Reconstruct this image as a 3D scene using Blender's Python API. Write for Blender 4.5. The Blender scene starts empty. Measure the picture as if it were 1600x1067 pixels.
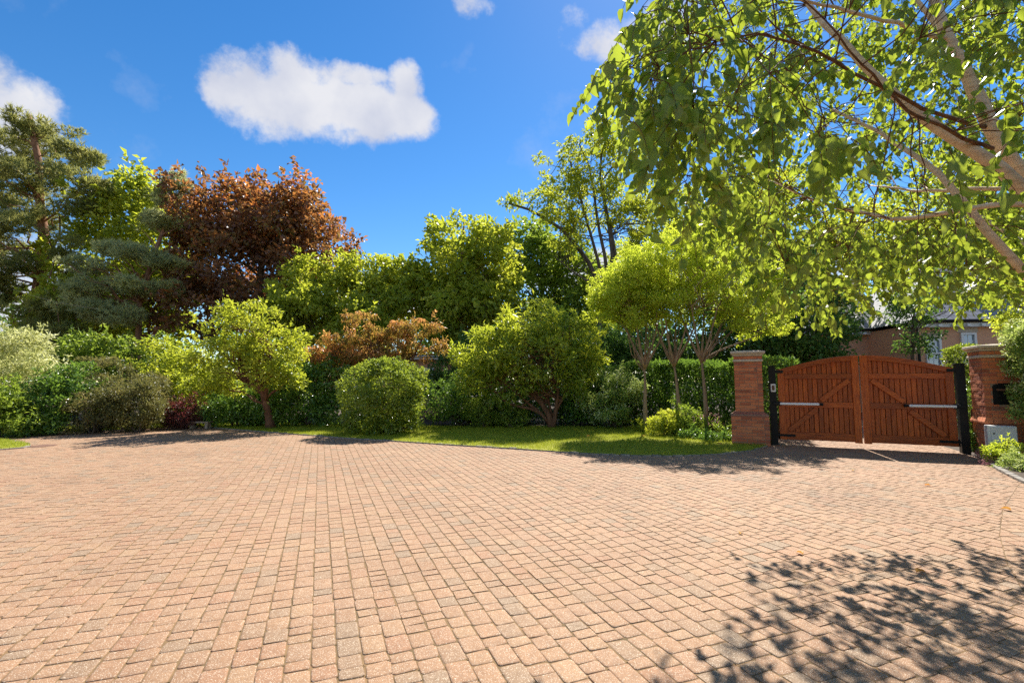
import bpy, bmesh, math, random
import numpy as np
from mathutils import Vector, Matrix
PI = math.pi; R = math.radians
random.seed(7)
S = bpy.context.scene
COL = S.collection

# ------------------------------------------------------------------ camera, sky, sun, exposure
FPX, CX, CY = 755.0, 800.0, 533.5            # focal length and centre in photo pixels (1600 wide)
PITCH, HCAM = R(4.8), 1.5
cd = bpy.data.cameras.new('camera'); cd.sensor_width = 36; cd.lens = FPX*36/1600
cd.clip_start = .05; cd.clip_end = 3000
cam = bpy.data.objects.new('camera', cd); COL.objects.link(cam)
cam.location = (0, 0, HCAM); cam.rotation_euler = (PI/2+PITCH, 0, 0)
S.camera = cam

SUN_EL, SUN_AZ = R(48.5), R(20)                # azimuth: to the right of straight ahead
W = bpy.data.worlds.new('World'); S.world = W; W.use_nodes = True
def build_world():
    nt = W.node_tree; N = nt.nodes; L = nt.links
    bg = N['Background']; bg.inputs[1].default_value = .10
    sky = N.new('ShaderNodeTexSky'); sky.sky_type = 'NISHITA'; sky.sun_disc = False
    sky.sun_elevation = SUN_EL; sky.sun_rotation = SUN_AZ
    sky.air_density = 1.0; sky.dust_density = .08; sky.ozone_density = 3.0
    hs = N.new('ShaderNodeHueSaturation'); hs.inputs['Saturation'].default_value = 1.32
    hs.inputs['Hue'].default_value = .502
    hs.inputs['Value'].default_value = .75
    L.new(sky.outputs[0], hs.inputs['Color'])
    tc = N.new('ShaderNodeTexCoord')
    def math_(op, a, b=None, clamp=False):
        m = N.new('ShaderNodeMath'); m.operation = op; m.use_clamp = clamp
        for i, v in enumerate((a, b)):
            if v is None: continue
            if isinstance(v, (int, float)): m.inputs[i].default_value = v
            else: L.new(v, m.inputs[i])
        return m.outputs[0]
    def noise(scale, detail=8, rough=.55, vec=None, w=0):
        n = N.new('ShaderNodeTexNoise'); n.inputs['Scale'].default_value = scale
        n.inputs['Detail'].default_value = detail; n.inputs['Roughness'].default_value = rough
        L.new(vec or tc.outputs['Generated'], n.inputs['Vector']); return n
    # small cloud bodies in fixed directions of the sky: (azimuth, elevation, half sizes) in degrees
    def pix(px, py):
        u, v = (px-CX)/FPX, (CY-py)/FPX
        d = Vector((u, math.cos(PITCH)-v*math.sin(PITCH), math.sin(PITCH)+v*math.cos(PITCH))).normalized()
        return d
    warp = noise(7, 6, .6)
    sub = N.new('ShaderNodeVectorMath'); sub.operation = 'SUBTRACT'; sub.inputs[1].default_value = (.5, .5, .5)
    L.new(warp.outputs['Color'], sub.inputs[0])
    sc = N.new('ShaderNodeVectorMath'); sc.operation = 'SCALE'; sc.inputs['Scale'].default_value = .07
    L.new(sub.outputs[0], sc.inputs[0])
    add = N.new('ShaderNodeVectorMath'); add.operation = 'ADD'
    L.new(tc.outputs['Generated'], add.inputs[0]); L.new(sc.outputs[0], add.inputs[1])
    blobs = [((420, 155), .125, .085, 1), ((500, 165), .12, .075, 1), ((570, 175), .12, .07, 1), ((635, 180), .07, .058, 1), ((470, 120), .07, .055, 1), ((630, 135), .045, .06, .8), ((365, 150), .06, .05, 1), ((560, 120), .09, .03, .8),
             ((-10, 190), .09, .09, 1), ((30, 165), .05, .06, 1), ((-60, 160), .1, .1, 1),
             ((890, 35), .04, .03, .62), ((960, 65), .12, .045, .72), ((1030, 45), .12, .06, .75), ((740, 12), .05, .03, .5),
             ((-100, 420), .25, .10, .8), ((40, 480), .14, .09, .9), ((640, 470), .22, .07, 1), ((930, 430), .22, .06, 1), ((1180, 420), .2, .07, .9)]
    field = None
    for (p, a, b, k) in blobs:
        d = pix(*p); e1 = Vector((d.y, -d.x, 0)).normalized(); e2 = d.cross(e1)*-1
        def dot(e):
            n = N.new('ShaderNodeVectorMath'); n.operation = 'DOT_PRODUCT'
            L.new(add.outputs[0], n.inputs[0]); n.inputs[1].default_value = e; return n.outputs['Value']
        x = math_('DIVIDE', dot(e1), a*.93); y = math_('DIVIDE', dot(e2), b*.94)
        rr = math_('ADD', math_('POWER', math_('ABSOLUTE', x), 2), math_('POWER', math_('ABSOLUTE', y), 2))
        f = math_('MULTIPLY', math_('SUBTRACT', 1, rr, True), k)
        f = math_('MULTIPLY', f, math_('GREATER_THAN', dot(d), 0))
        field = f if field is None else math_('MAXIMUM', field, f)
    n1 = noise(15, 12, .66)
    n2 = noise(5, 8, .6)
    wisps = math_('MULTIPLY', math_('SUBTRACT', n2.outputs['Fac'], .62, True), 1.2)
    f = math_('ADD', field, math_('MULTIPLY', math_('SUBTRACT', n1.outputs['Fac'], .5), 1.5))
    r = N.new('ShaderNodeMapRange'); r.interpolation_type = 'SMOOTHSTEP'
    r.inputs['From Min'].default_value = .17; r.inputs['From Max'].default_value = .80
    L.new(f, r.inputs['Value'])
    mask = math_('MULTIPLY', r.outputs[0], math_('MULTIPLY', field, 6, True))
    # unseen cumulus added behind the camera as white fill for the shade
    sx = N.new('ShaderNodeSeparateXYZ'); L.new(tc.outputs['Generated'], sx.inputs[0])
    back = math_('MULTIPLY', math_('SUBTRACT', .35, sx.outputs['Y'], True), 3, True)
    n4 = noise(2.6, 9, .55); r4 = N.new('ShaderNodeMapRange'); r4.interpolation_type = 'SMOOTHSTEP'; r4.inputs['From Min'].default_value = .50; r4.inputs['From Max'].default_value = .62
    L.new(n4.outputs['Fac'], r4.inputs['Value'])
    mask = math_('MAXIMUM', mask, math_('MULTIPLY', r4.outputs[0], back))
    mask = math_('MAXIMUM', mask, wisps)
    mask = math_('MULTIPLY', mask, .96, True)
    n3 = noise(11, 6, .5)
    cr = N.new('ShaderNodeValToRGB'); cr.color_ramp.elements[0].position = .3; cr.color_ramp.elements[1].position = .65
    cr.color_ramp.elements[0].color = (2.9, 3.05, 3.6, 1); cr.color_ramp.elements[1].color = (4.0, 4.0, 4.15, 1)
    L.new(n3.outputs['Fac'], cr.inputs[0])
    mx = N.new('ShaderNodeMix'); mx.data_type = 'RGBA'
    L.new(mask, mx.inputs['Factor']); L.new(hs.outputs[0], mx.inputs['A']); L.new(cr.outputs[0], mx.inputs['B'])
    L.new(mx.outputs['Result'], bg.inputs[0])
build_world()
sd = bpy.data.lights.new('sun', 'SUN'); sd.energy = 5.0; sd.angle = R(.5); sd.color = (1, .95, .87)
sun = bpy.data.objects.new('sun', sd); COL.objects.link(sun)
tosun = Vector((math.sin(SUN_AZ)*math.cos(SUN_EL), math.cos(SUN_AZ)*math.cos(SUN_EL), math.sin(SUN_EL)))
sun.rotation_euler = tosun.to_track_quat('Z', 'Y').to_euler()
S.view_settings.view_transform = 'Standard'; S.view_settings.look = 'None'
S.view_settings.exposure = 1.1; S.view_settings.gamma = 1; S.view_settings.use_curve_mapping = False
S.cycles.max_bounces = 10; S.cycles.diffuse_bounces = 5; S.cycles.transmission_bounces = 6; S.cycles.transparent_max_bounces = 8
S.cycles.use_denoising = False
S.cycles.caustics_reflective = False; S.cycles.caustics_refractive = False
S.cycles.sample_clamp_indirect = 6

# ------------------------------------------------------------------ measuring: a photo pixel and a distance give a place
cp, sp_ = math.cos(PITCH), math.sin(PITCH)
def ray(px, py):
    u, v = (px-CX)/FPX, (CY-py)/FPX
    return np.array((u, cp-v*sp_, sp_+v*cp))
def at(px, py, Y):
    d = ray(px, py); return np.array((0, 0, HCAM)) + d*(Y/d[1])
def G(px, py, z=0.):
    d = ray(px, py); return np.array((0, 0, HCAM)) + d*((z-HCAM)/d[2])
def project(P):
    P = np.atleast_2d(P); x, y, z = P[:, 0], P[:, 1], P[:, 2]-HCAM
    dep = y*cp+z*sp_; v = -y*sp_+z*cp
    return CX+FPX*x/dep, CY-FPX*v/dep, dep

# ------------------------------------------------------------------ object helpers
def tag(o, label=None, cat=None, group=None, kind=None):
    if label: o['label'] = label
    if cat: o['category'] = cat
    if group: o['group'] = group
    if kind: o['kind'] = kind
    return o
def empty(name, loc, rz=0, **k):
    o = bpy.data.objects.new(name, None); COL.objects.link(o); o.location = loc; o.rotation_euler.z = rz
    o.empty_display_size = .2
    return tag(o, **k)
def link(name, me, mat=None, parent=None, smooth=False, local=True, **k):
    o = bpy.data.objects.new(name, me); COL.objects.link(o)
    if mat is not None and not me.materials: me.materials.append(mat)
    if parent is not None:
        o.parent = parent
        if not local:
            o.matrix_parent_inverse = Matrix.Translation(parent.location).inverted() if parent.rotation_euler.z == 0 else \
                (Matrix.Translation(parent.location) @ Matrix.Rotation(parent.rotation_euler.z, 4, 'Z')).inverted()
    if smooth: me.polygons.foreach_set('use_smooth', [True]*len(me.polygons))
    return tag(o, **k)
def mesh_np(name, V, F, attrs=None, smooth=False):
    """V (n,3), F (m,k) with k=3 or 4; attrs: name -> per-face float array"""
    V = np.asarray(V, np.float32); F = np.asarray(F, np.int32); k = F.shape[1]
    me = bpy.data.meshes.new(name)
    me.vertices.add(len(V)); me.vertices.foreach_set('co', V.ravel())
    me.loops.add(F.size); me.loops.foreach_set('vertex_index', F.ravel())
    me.polygons.add(len(F)); me.polygons.foreach_set('loop_start', np.arange(0, F.size, k, dtype=np.int32))
    for a, arr in (attrs or {}).items():
        at_ = me.attributes.new(a, 'FLOAT', 'FACE'); at_.data.foreach_set('value', np.asarray(arr, np.float32))
    me.polygons.foreach_set('use_smooth', np.full(len(F), smooth))
    me.update(calc_edges=True)
    return me
class MB:
    """collects boxes, tubes, prisms and links them as one mesh"""
    def __init__(s): s.v = []; s.f = []
    def add(s, vs, fs):
        b = len(s.v); s.v += [tuple(v) for v in vs]; s.f += [tuple(i+b for i in f) for f in fs]; return s
    def box(s, c, d, rz=0, M=None, bev=0):
        x, y, z = d[0]/2, d[1]/2, d[2]/2
        if bev:
            b = bev; vs = []
            for sz in (-1, 1):
                for (sx, sy) in ((-1, -1), (1, -1), (1, 1), (-1, 1)):
                    vs.append((sx*(x-b), sy*(y-b), sz*z))
                for (sx, sy) in ((-1, -1), (1, -1), (1, 1), (-1, 1)):
                    vs.append((sx*x, sy*y, sz*(z-b)))
            fs = [(3, 2, 1, 0), (8, 9, 10, 11)]
            for i in range(4):
                j = (i+1) % 4
                fs += [(i, j, 4+j, 4+i), (4+i, 4+j, 12+j, 12+i), (12+i, 12+j, 8+j, 8+i)]
        else:
            vs = [(sx*x, sy*y, sz*z) for sz in (-1, 1) for (sx, sy) in ((-1, -1), (1, -1), (1, 1), (-1, 1))]
            fs = [(3, 2, 1, 0), (4, 5, 6, 7), (0, 1, 5, 4), (1, 2, 6, 5), (2, 3, 7, 6), (3, 0, 4, 7)]
        T = Matrix.Translation(c) @ (M if M is not None else Matrix.Rotation(rz, 4, 'Z'))
        s.add([T @ Vector(v) for v in vs], fs); return s
    def prism(s, poly, y0, y1):
        """polygon in x,z extruded along y"""
        n = len(poly)
        s.add([(x, y0, z) for x, z in poly]+[(x, y1, z) for x, z in poly],
              [tuple(range(n)), tuple(range(2*n-1, n-1, -1))]+[(i, n+i, n+(i+1) % n, (i+1) % n) for i in range(n)]); return s
    def tube(s, pts, rads, n=8, caps=True):
        pts = [Vector(p) for p in pts]; m = len(pts)
        if isinstance(rads, (int, float)): rads = [rads]*m
        vs = []; fs = []; ref = None
        for i, p in enumerate(pts):
            t = (pts[min(i+1, m-1)]-pts[max(i-1, 0)]).normalized()
            if ref is None: ref = t.orthogonal().normalized()
            ref = (ref - t*ref.dot(t));
            if ref.length < 1e-5: ref = t.orthogonal()
            ref.normalize(); bi = t.cross(ref)
            for k in range(n):
                a = 2*PI*k/n; vs.append(p+(ref*math.cos(a)+bi*math.sin(a))*rads[i])
        for i in range(m-1):
            for k in range(n):
                j = (k+1) % n; fs.append((i*n+k, i*n+j, (i+1)*n+j, (i+1)*n+k))
        if caps: fs += [tuple(range(n-1, -1, -1)), tuple(range((m-1)*n, m*n))]
        s.add(vs, fs); return s
    def mesh(s, name):
        me = bpy.data.meshes.new(name); me.from_pydata(s.v, [], s.f); me.update(); return me
    def build(s, name, mat, parent=None, smooth=False, local=True, **k):
        return link(name, s.mesh(name), mat, parent, smooth, local, **k)

# ------------------------------------------------------------------ materials
def mat(name):
    m = bpy.data.materials.new(name); m.use_nodes = True
    return m, m.node_tree.nodes, m.node_tree.links, m.node_tree.nodes['Principled BSDF']
def ramp(N, stops):
    r = N.new('ShaderNodeValToRGB'); e = r.color_ramp.elements
    while len(e) > 1: e.remove(e[-1])
    e[0].position = stops[0][0]; e[0].color = (*stops[0][1], 1)
    for p, c in stops[1:]:
        x = e.new(p); x.color = (*c, 1)
    return r
def noise_node(N, L, scale, detail=6, rough=.6, coord='Object', scl=None):
    tc = N.new('ShaderNodeTexCoord'); n = N.new('ShaderNodeTexNoise')
    n.inputs['Scale'].default_value = scale; n.inputs['Detail'].default_value = detail; n.inputs['Roughness'].default_value = rough
    if scl:
        mp = N.new('ShaderNodeMapping'); mp.inputs['Scale'].default_value = scl
        L.new(tc.outputs[coord], mp.inputs[0]); L.new(mp.outputs[0], n.inputs['Vector'])
    else: L.new(tc.outputs[coord], n.inputs['Vector'])
    return n
def mixc(N, L, fac, a, b, mode='MIX'):
    m = N.new('ShaderNodeMix'); m.data_type = 'RGBA'; m.blend_type = mode
    for i, v in (('Factor', fac), ('A', a), ('B', b)):
        s = m.inputs[i]
        if hasattr(v, 'is_linked'): L.new(v, s)
        elif isinstance(v, (int, float)): s.default_value = v
        else: s.default_value = (*v, 1)
    return m.outputs['Result']
def bump(N, L, h, b, strength=.4, dist=.01):
    n = N.new('ShaderNodeBump'); n.inputs['Strength'].default_value = strength; n.inputs['Distance'].default_value = dist
    L.new(h, n.inputs['Height']); L.new(n.outputs[0], b.inputs['Normal'])
def simple(name, c1, c2=None, scale=8, rough=.7, metal=0, bmp=.2, dist=.005, detail=6, scl=None, spec=.5):
    m, N, L, b = mat(name)
    n = noise_node(N, L, scale, detail, .6, 'Object', scl)
    r = ramp(N, [(.3, c1), (.7, c2 or c1)]); L.new(n.outputs['Fac'], r.inputs[0]); L.new(r.outputs[0], b.inputs['Base Color'])
    b.inputs['Roughness'].default_value = rough; b.inputs['Metallic'].default_value = metal; b.inputs['Specular IOR Level'].default_value = spec
    if bmp: bump(N, L, n.outputs['Fac'], b, bmp, dist)
    return m
def leaf_mat(name, stops, trans, tfac=.42, rough=.42, spec=.45, tip=None):
    """stops: colour ramp over the per-leaf value; trans: colour that light takes through the leaf"""
    m, N, L, b = mat(name)
    a = N.new('ShaderNodeAttribute'); a.attribute_name = 'rnd'
    s = N.new('ShaderNodeAttribute'); s.attribute_name = 'spr'
    ad = N.new('ShaderNodeMath'); ad.operation = 'MULTIPLY_ADD'; L.new(a.outputs['Fac'], ad.inputs[0]); ad.inputs[1].default_value = .5
    m2 = N.new('ShaderNodeMath'); m2.operation = 'MULTIPLY'; L.new(s.outputs['Fac'], m2.inputs[0]); m2.inputs[1].default_value = .5
    L.new(m2.outputs[0], ad.inputs[2])
    r = ramp(N, stops); L.new(ad.outputs[0], r.inputs[0])
    col = r.outputs[0]
    if tip:
        t = N.new('ShaderNodeAttribute'); t.attribute_name = 'tip'
        col = mixc(N, L, t.outputs['Fac'], col, tip)
    L.new(col, b.inputs['Base Color']); b.inputs['Roughness'].default_value = rough; b.inputs['Specular IOR Level'].default_value = spec
    tr = N.new('ShaderNodeBsdfTranslucent')
    tcol = mixc(N, L, .5, col, trans)
    if tip: tcol = mixc(N, L, t.outputs['Fac'], tcol, tuple(min(1, x*1.3) for x in tip))
    L.new(tcol, tr.inputs[0])
    ms = N.new('ShaderNodeMixShader'); ms.inputs[0].default_value = tfac
    L.new(b.outputs[0], ms.inputs[1]); L.new(tr.outputs[0], ms.inputs[2])
    L.new(ms.outputs[0], N['Material Output'].inputs['Surface'])
    return m
def bark(name, c1, c2, scale=14, scl=(1, 1, .25), dist=.03):
    return simple(name, c1, c2, scale, .9, 0, .8, dist, 8, scl, .2)

M = {}
M['soil'] = simple('soil', (.035, .022, .013), (.09, .06, .035), 9, .95, bmp=.6, dist=.03)
M['black'] = simple('black_steel', (.006, .006, .006), (.011, .011, .011), 20, .45, 0, .05, spec=.2)
M['white_metal'] = simple('white_metal', (.72, .73, .74), (.8, .8, .8), 12, .35, 0, .03)
M['stone_cap'] = simple('cap_stone', (.42, .34, .25), (.60, .52, .42), 14, .85, bmp=.3, dist=.004)
M['kerb'] = simple('kerb_stone', (.13, .115, .095), (.34, .30, .25), 9, .85, bmp=.5, dist=.01)
M['meter'] = simple('meter_box_plastic', (.62, .61, .58), (.70, .69, .66), 5, .5, bmp=.03)
M['white_paint'] = simple('white_paint', (.72, .72, .70), (.8, .8, .79), 6, .5, bmp=.03)
M['bench_stone'] = simple('bench_stone', (.32, .25, .17), (.48, .38, .27), 12, .85, bmp=.4, dist=.01)
M['iron'] = simple('rusty_iron', (.10, .045, .025), (.2, .1, .06), 25, .8, bmp=.4)
def glass_mat():
    m, N, L, b = mat('window_glass')
    b.inputs['Base Color'].default_value = (.35, .42, .5, 1); b.inputs['Roughness'].default_value = .06; b.inputs['Specular IOR Level'].default_value = 1
    b.inputs['Metallic'].default_value = .3
    return m
M['glass'] = glass_mat()
def mortar():
    return simple('mortar', (.22, .16, .11), (.34, .26, .19), 30, .95, bmp=.3)
M['mortar'] = mortar()
def brick_piece():
    m, N, L, b = mat('red_brick')
    oi = N.new('ShaderNodeObjectInfo')
    r = ramp(N, [(0, (.30, .075, .03)), (.35, (.58, .16, .058)), (.7, (.68, .225, .085)), (.9, (.46, .12, .06)), (1, (.20, .085, .055))])
    L.new(oi.outputs['Random'], r.inputs[0])
    n = noise_node(N, L, 26, 8, .65, 'Object')
    c = mixc(N, L, n.outputs['Fac'], r.outputs[0], (.32, .12, .07), 'MIX')
    n2 = noise_node(N, L, 5, 4, .6, 'Generated')
    c2 = mixc(N, L, .45, r.outputs[0], c)
    L.new(c2, b.inputs['Base Color']); b.inputs['Roughness'].default_value = .85
    bump(N, L, n.outputs['Fac'], b, .5, .006)
    return m
M['brick'] = brick_piece()
def brick_wall():
    m, N, L, b = mat('brick_walling')
    tc = N.new('ShaderNodeTexCoord'); mp = N.new('ShaderNodeMapping'); mp.inputs['Rotation'].default_value = (PI/2, 0, 0)
    bt = N.new('ShaderNodeTexBrick'); bt.inputs['Color1'].default_value = (.78, .42, .24, 1); bt.inputs['Color2'].default_value = (.66, .32, .18, 1)
    bt.inputs['Mortar'].default_value = (.42, .34, .27, 1); bt.inputs['Scale'].default_value = 1
    bt.inputs['Brick Width'].default_value = .225; bt.inputs['Row Height'].default_value = .075; bt.inputs['Mortar Size'].default_value = .008
    L.new(tc.outputs['Object'], mp.inputs[0]); L.new(mp.outputs[0], bt.inputs['Vector'])
    n = noise_node(N, L, 1.5, 5, .6)
    c = mixc(N, L, n.outputs['Fac'], bt.outputs['Color'], (.70, .37, .21))
    L.new(c, b.inputs['Base Color']); b.inputs['Roughness'].default_value = .9
    bump(N, L, bt.outputs['Fac'], b, -.5, .01)
    return m
M['brick_wall'] = brick_wall()
def slate():
    m, N, L, b = mat('slate_roof')
    tc = N.new('ShaderNodeTexCoord'); bt = N.new('ShaderNodeTexBrick')
    bt.inputs['Color1'].default_value = (.27, .265, .28, 1); bt.inputs['Color2'].default_value = (.20, .195, .21, 1); bt.inputs['Mortar'].default_value = (.04, .04, .045, 1)
    bt.inputs['Scale'].default_value = 1; bt.inputs['Brick Width'].default_value = .3; bt.inputs['Row Height'].default_value = .22; bt.inputs['Mortar Size'].default_value = .012
    L.new(tc.outputs['Object'], bt.inputs['Vector']); L.new(bt.outputs['Color'], b.inputs['Base Color'])
    b.inputs['Roughness'].default_value = .6
    bump(N, L, bt.outputs['Fac'], b, -.5, .02)
    return m
M['slate'] = slate()
def paver_mat(name, obj_mode):
    m, N, L, b = mat(name)
    if obj_mode:
        oi = N.new('ShaderNodeObjectInfo'); val = oi.outputs['Random']
    else:
        a = N.new('ShaderNodeAttribute'); a.attribute_name = 'rnd'; val = a.outputs['Fac']
    r = ramp(N, [(0, (.235, .165, .105)), (.07, (.262, .170, .101)), (.2, (.292, .172, .097)), (.4, (.312, .180, .098)), (.6, (.305, .180, .104)), (.75, (.318, .194, .106)), (.9, (.298, .160, .088)), (1, (.33, .207, .116))])
    L.new(val, r.inputs[0])
    geo = N.new('ShaderNodeNewGeometry')
    def pn(scale, det, rough=.6):
        n = N.new('ShaderNodeTexNoise'); n.inputs['Scale'].default_value = scale; n.inputs['Detail'].default_value = det; n.inputs['Roughness'].default_value = rough
        L.new(geo.outputs['Position'], n.inputs['Vector']); return n
    big = pn(.55, 5); mr = ramp(N, [(.30, (.78, .76, .75)), (.42, (.93, .92, .91)), (.55, (1.0, 1.0, 1.0)), (.7, (1.08, 1.06, 1.04))]); L.new(big.outputs['Fac'], mr.inputs[0])
    c = mixc(N, L, 1, r.outputs[0], mr.outputs[0], 'MULTIPLY')
    mid = pn(22, 6, .7); mr2 = ramp(N, [(.3, (.80, .77, .74)), (.62, (1.06, 1.05, 1.04))]); L.new(mid.outputs['Fac'], mr2.inputs[0])
    c = mixc(N, L, 1, c, mr2.outputs[0], 'MULTIPLY')
    # pale and dark grains of aggregate
    vo = N.new('ShaderNodeTexVoronoi'); vo.inputs['Scale'].default_value = 320; L.new(geo.outputs['Position'], vo.inputs['Vector'])
    sep = N.new('ShaderNodeSeparateColor'); L.new(vo.outputs['Color'], sep.inputs[0])
    g1 = ramp(N, [(.90, (0, 0, 0)), (.93, (1, 1, 1))]); L.new(sep.outputs[0], g1.inputs[0])
    c = mixc(N, L, g1.outputs[0], c, (.56, .46, .34))
    g2 = ramp(N, [(.90, (0, 0, 0)), (.93, (1, 1, 1))]); L.new(sep.outputs[1], g2.inputs[0])
    c = mixc(N, L, g2.outputs[0], c, (.25, .17, .12))
    L.new(c, b.inputs['Base Color']); b.inputs['Roughness'].default_value = .82; b.inputs['Specular IOR Level'].default_value = .3
    bump(N, L, mid.outputs['Fac'], b, .55, .006)
    return m
M['paver_obj'] = paver_mat('paver_concrete', True); M['paver'] = paver_mat('paver_concrete_field', False)
M['sand'] = simple('jointing_sand', (.09, .06, .022), (.24, .14, .06), 5, .95, bmp=.5, dist=.01)
def wood(name, dark):
    m, N, L, b = mat(name)
    oi = N.new('ShaderNodeObjectInfo')
    n = noise_node(N, L, 9, 8, .65, 'Object', (6, 6, .45) if dark != 'h' else (.45, 6, 6))
    r = ramp(N, [(.27, (.075, .012, .002)), (.45, (.33, .060, .007)), (.6, (.46, .10, .010)), (.8, (.62, .17, .018))]); L.new(n.outputs['Fac'], r.inputs[0])
    k = ramp(N, [(0, (.72, .68, .66)), (1, (1.25, 1.22, 1.2))]); L.new(oi.outputs['Random'], k.inputs[0])
    c = mixc(N, L, 1, r.outputs[0], k.outputs[0], 'MULTIPLY')
    L.new(c, b.inputs['Base Color']); b.inputs['Roughness'].default_value = .36; b.inputs['Specular IOR Level'].default_value = .32
    bump(N, L, n.outputs['Fac'], b, .25, .004)
    return m
M['wood_v'] = wood('varnished_wood_upright', 'v'); M['wood_h'] = wood('varnished_wood_rail', 'h')
def grass_mat():
    m, N, L, b = mat('grass')
    a = N.new('ShaderNodeAttribute'); a.attribute_name = 'rnd'
    geo = N.new('ShaderNodeNewGeometry'); n = N.new('ShaderNodeTexNoise'); n.inputs['Scale'].default_value = 1.2; n.inputs['Detail'].default_value = 4
    L.new(geo.outputs['Position'], n.inputs['Vector'])
    ad = N.new('ShaderNodeMath'); ad.operation = 'ADD'; L.new(a.outputs['Fac'], ad.inputs[0]); L.new(n.outputs['Fac'], ad.inputs[1])
    r = ramp(N, [(.35, (.19, .26, .014)), (.8, (.34, .40, .028)), (1.0, (.48, .45, .07))]); 
    dv = N.new('ShaderNodeMath'); dv.operation = 'MULTIPLY'; dv.inputs[1].default_value = .62; L.new(ad.outputs[0], dv.inputs[0]); L.new(dv.outputs[0], r.inputs[0])
    L.new(r.outputs[0], b.inputs['Base Color']); b.inputs['Roughness'].default_value = .6; b.inputs['Specular IOR Level'].default_value = .25
    tr = N.new('ShaderNodeBsdfTranslucent'); L.new(mixc(N, L, .4, r.outputs[0], (.6, .58, .04)), tr.inputs[0])
    ms = N.new('ShaderNodeMixShader'); ms.inputs[0].default_value = .35; L.new(b.outputs[0], ms.inputs[1]); L.new(tr.outputs[0], ms.inputs[2])
    L.new(ms.outputs[0], N['Material Output'].inputs['Surface']); return m
M['grass'] = grass_mat()
M['turf'] = simple('turf', (.24, .26, .02), (.36, .34, .04), 12, .95, bmp=.5, dist=.02)

LM = {}
def lm(key, stops, trans, tfac, *a, gain=2.8, **k):
    LM[key] = leaf_mat('leaf_'+key, [(p, tuple(min(.75, x*gain) for x in c)) for p, c in stops], tuple(min(.8, x*1.35) for x in trans), min(.58, tfac+.10), *a, **k)
lm('dark', [(0, (.018, .040, .010)), (.5, (.040, .075, .016)), (1, (.075, .115, .022))], (.16, .26, .03), .35)
lm('mid', [(0, (.035, .060, .010)), (.5, (.082, .115, .016)), (1, (.145, .165, .026))], (.30, .38, .03), .42)
lm('bright', [(0, (.050, .075, .010)), (.5, (.120, .148, .016)), (1, (.215, .21, .03))], (.52, .52, .03), .45)
lm('yellow', [(0, (.075, .112, .012)), (.5, (.155, .20, .020)), (1, (.25, .27, .04))], (.70, .80, .04), .48, gain=2.9)
lm('copper', [(0, (.034, .023, .014)), (.35, (.056, .029, .017)), (.6, (.072, .034, .018)), (.74, (.070, .076, .020)), (.86, (.12, .050, .02)), (1, (.22, .085, .022))], (.36, .17, .03), .36, .4, .6, tip=(.60, .22, .05), gain=3.5)
lm('bronze', [(0, (.05, .07, .015)), (.5, (.11, .10, .02)), (.72, (.22, .10, .03)), (1, (.40, .16, .06))], (.55, .35, .06), .40, tip=(.80, .38, .14), gain=2.0)
lm('rhodo', [(0, (.030, .055, .010)), (.55, (.075, .105, .014)), (.85, (.15, .16, .02)), (1, (.30, .22, .03))], (.7, .62, .03), .46, .32, .6, gain=3.3)
lm('laurel', [(0, (.020, .048, .010)), (.5, (.045, .088, .014)), (1, (.095, .14, .022))], (.22, .32, .03), .30, .3, .65)
lm('laurelbright', [(0, (.028, .055, .010)), (.5, (.072, .112, .014)), (1, (.17, .19, .03))], (.38, .42, .03), .34, .3, .65, gain=2.4)
lm('cream', [(0, (.07, .09, .02)), (.4, (.17, .17, .05)), (.65, (.34, .30, .14)), (1, (.40, .36, .22))] if 1 else [(0, (.06, .08, .02)), (.45, (.14, .15, .05)), (.7, (.38, .35, .20)), (1, (.62, .58, .42))], (.5, .5, .2), .35)
lm('varieg', [(0, (.03, .06, .012)), (.45, (.06, .11, .02)), (.7, (.17, .20, .06)), (1, (.38, .37, .22))], (.45, .48, .10), .40)
lm('olive', [(0, (.030, .034, .010)), (.5, (.062, .062, .018)), (.85, (.105, .085, .03)), (1, (.16, .10, .05))], (.22, .2, .05), .33)
lm('purple', [(0, (.025, .012, .012)), (.6, (.06, .022, .02)), (1, (.12, .045, .035))], (.3, .06, .05), .35, gain=2.3)
lm('needle', [(0, (.034, .048, .016)), (.5, (.080, .092, .026)), (1, (.16, .15, .048))], (.5, .46, .12), .36, .5, .3, gain=2.7)
lm('bluen', [(0, (.05, .058, .024)), (.5, (.11, .120, .048)), (1, (.21, .205, .085))], (.6, .64, .3), .40, .5, .3, gain=3.4)
lm('birch', [(0, (.018, .060, .026)), (.45, (.034, .090, .028)), (.8, (.070, .135, .026)), (1, (.15, .17, .03))], (.56, .74, .02), .42, .40, .5, gain=2.1)
lm('pink', [(0, (.25, .12, .12)), (1, (.38, .16, .20))], (.4, .2, .2), .3, gain=1)
lm('deadleaf', [(0, (.28, .11, .03)), (1, (.42, .19, .04))], (.4, .2, .04), .2)
M['bark'] = bark('grey_brown_bark', (.055, .040, .028), (.17, .13, .095))
M['bark_pine'] = bark('orange_pine_bark', (.13, .060, .032), (.36, .19, .11), 9)
M['bark_light'] = bark('pale_tan_bark', (.19, .125, .075), (.38, .27, .18), 18)
M['bark_red'] = bark('red_brown_bark', (.10, .045, .024), (.26, .13, .075), 15)
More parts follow.
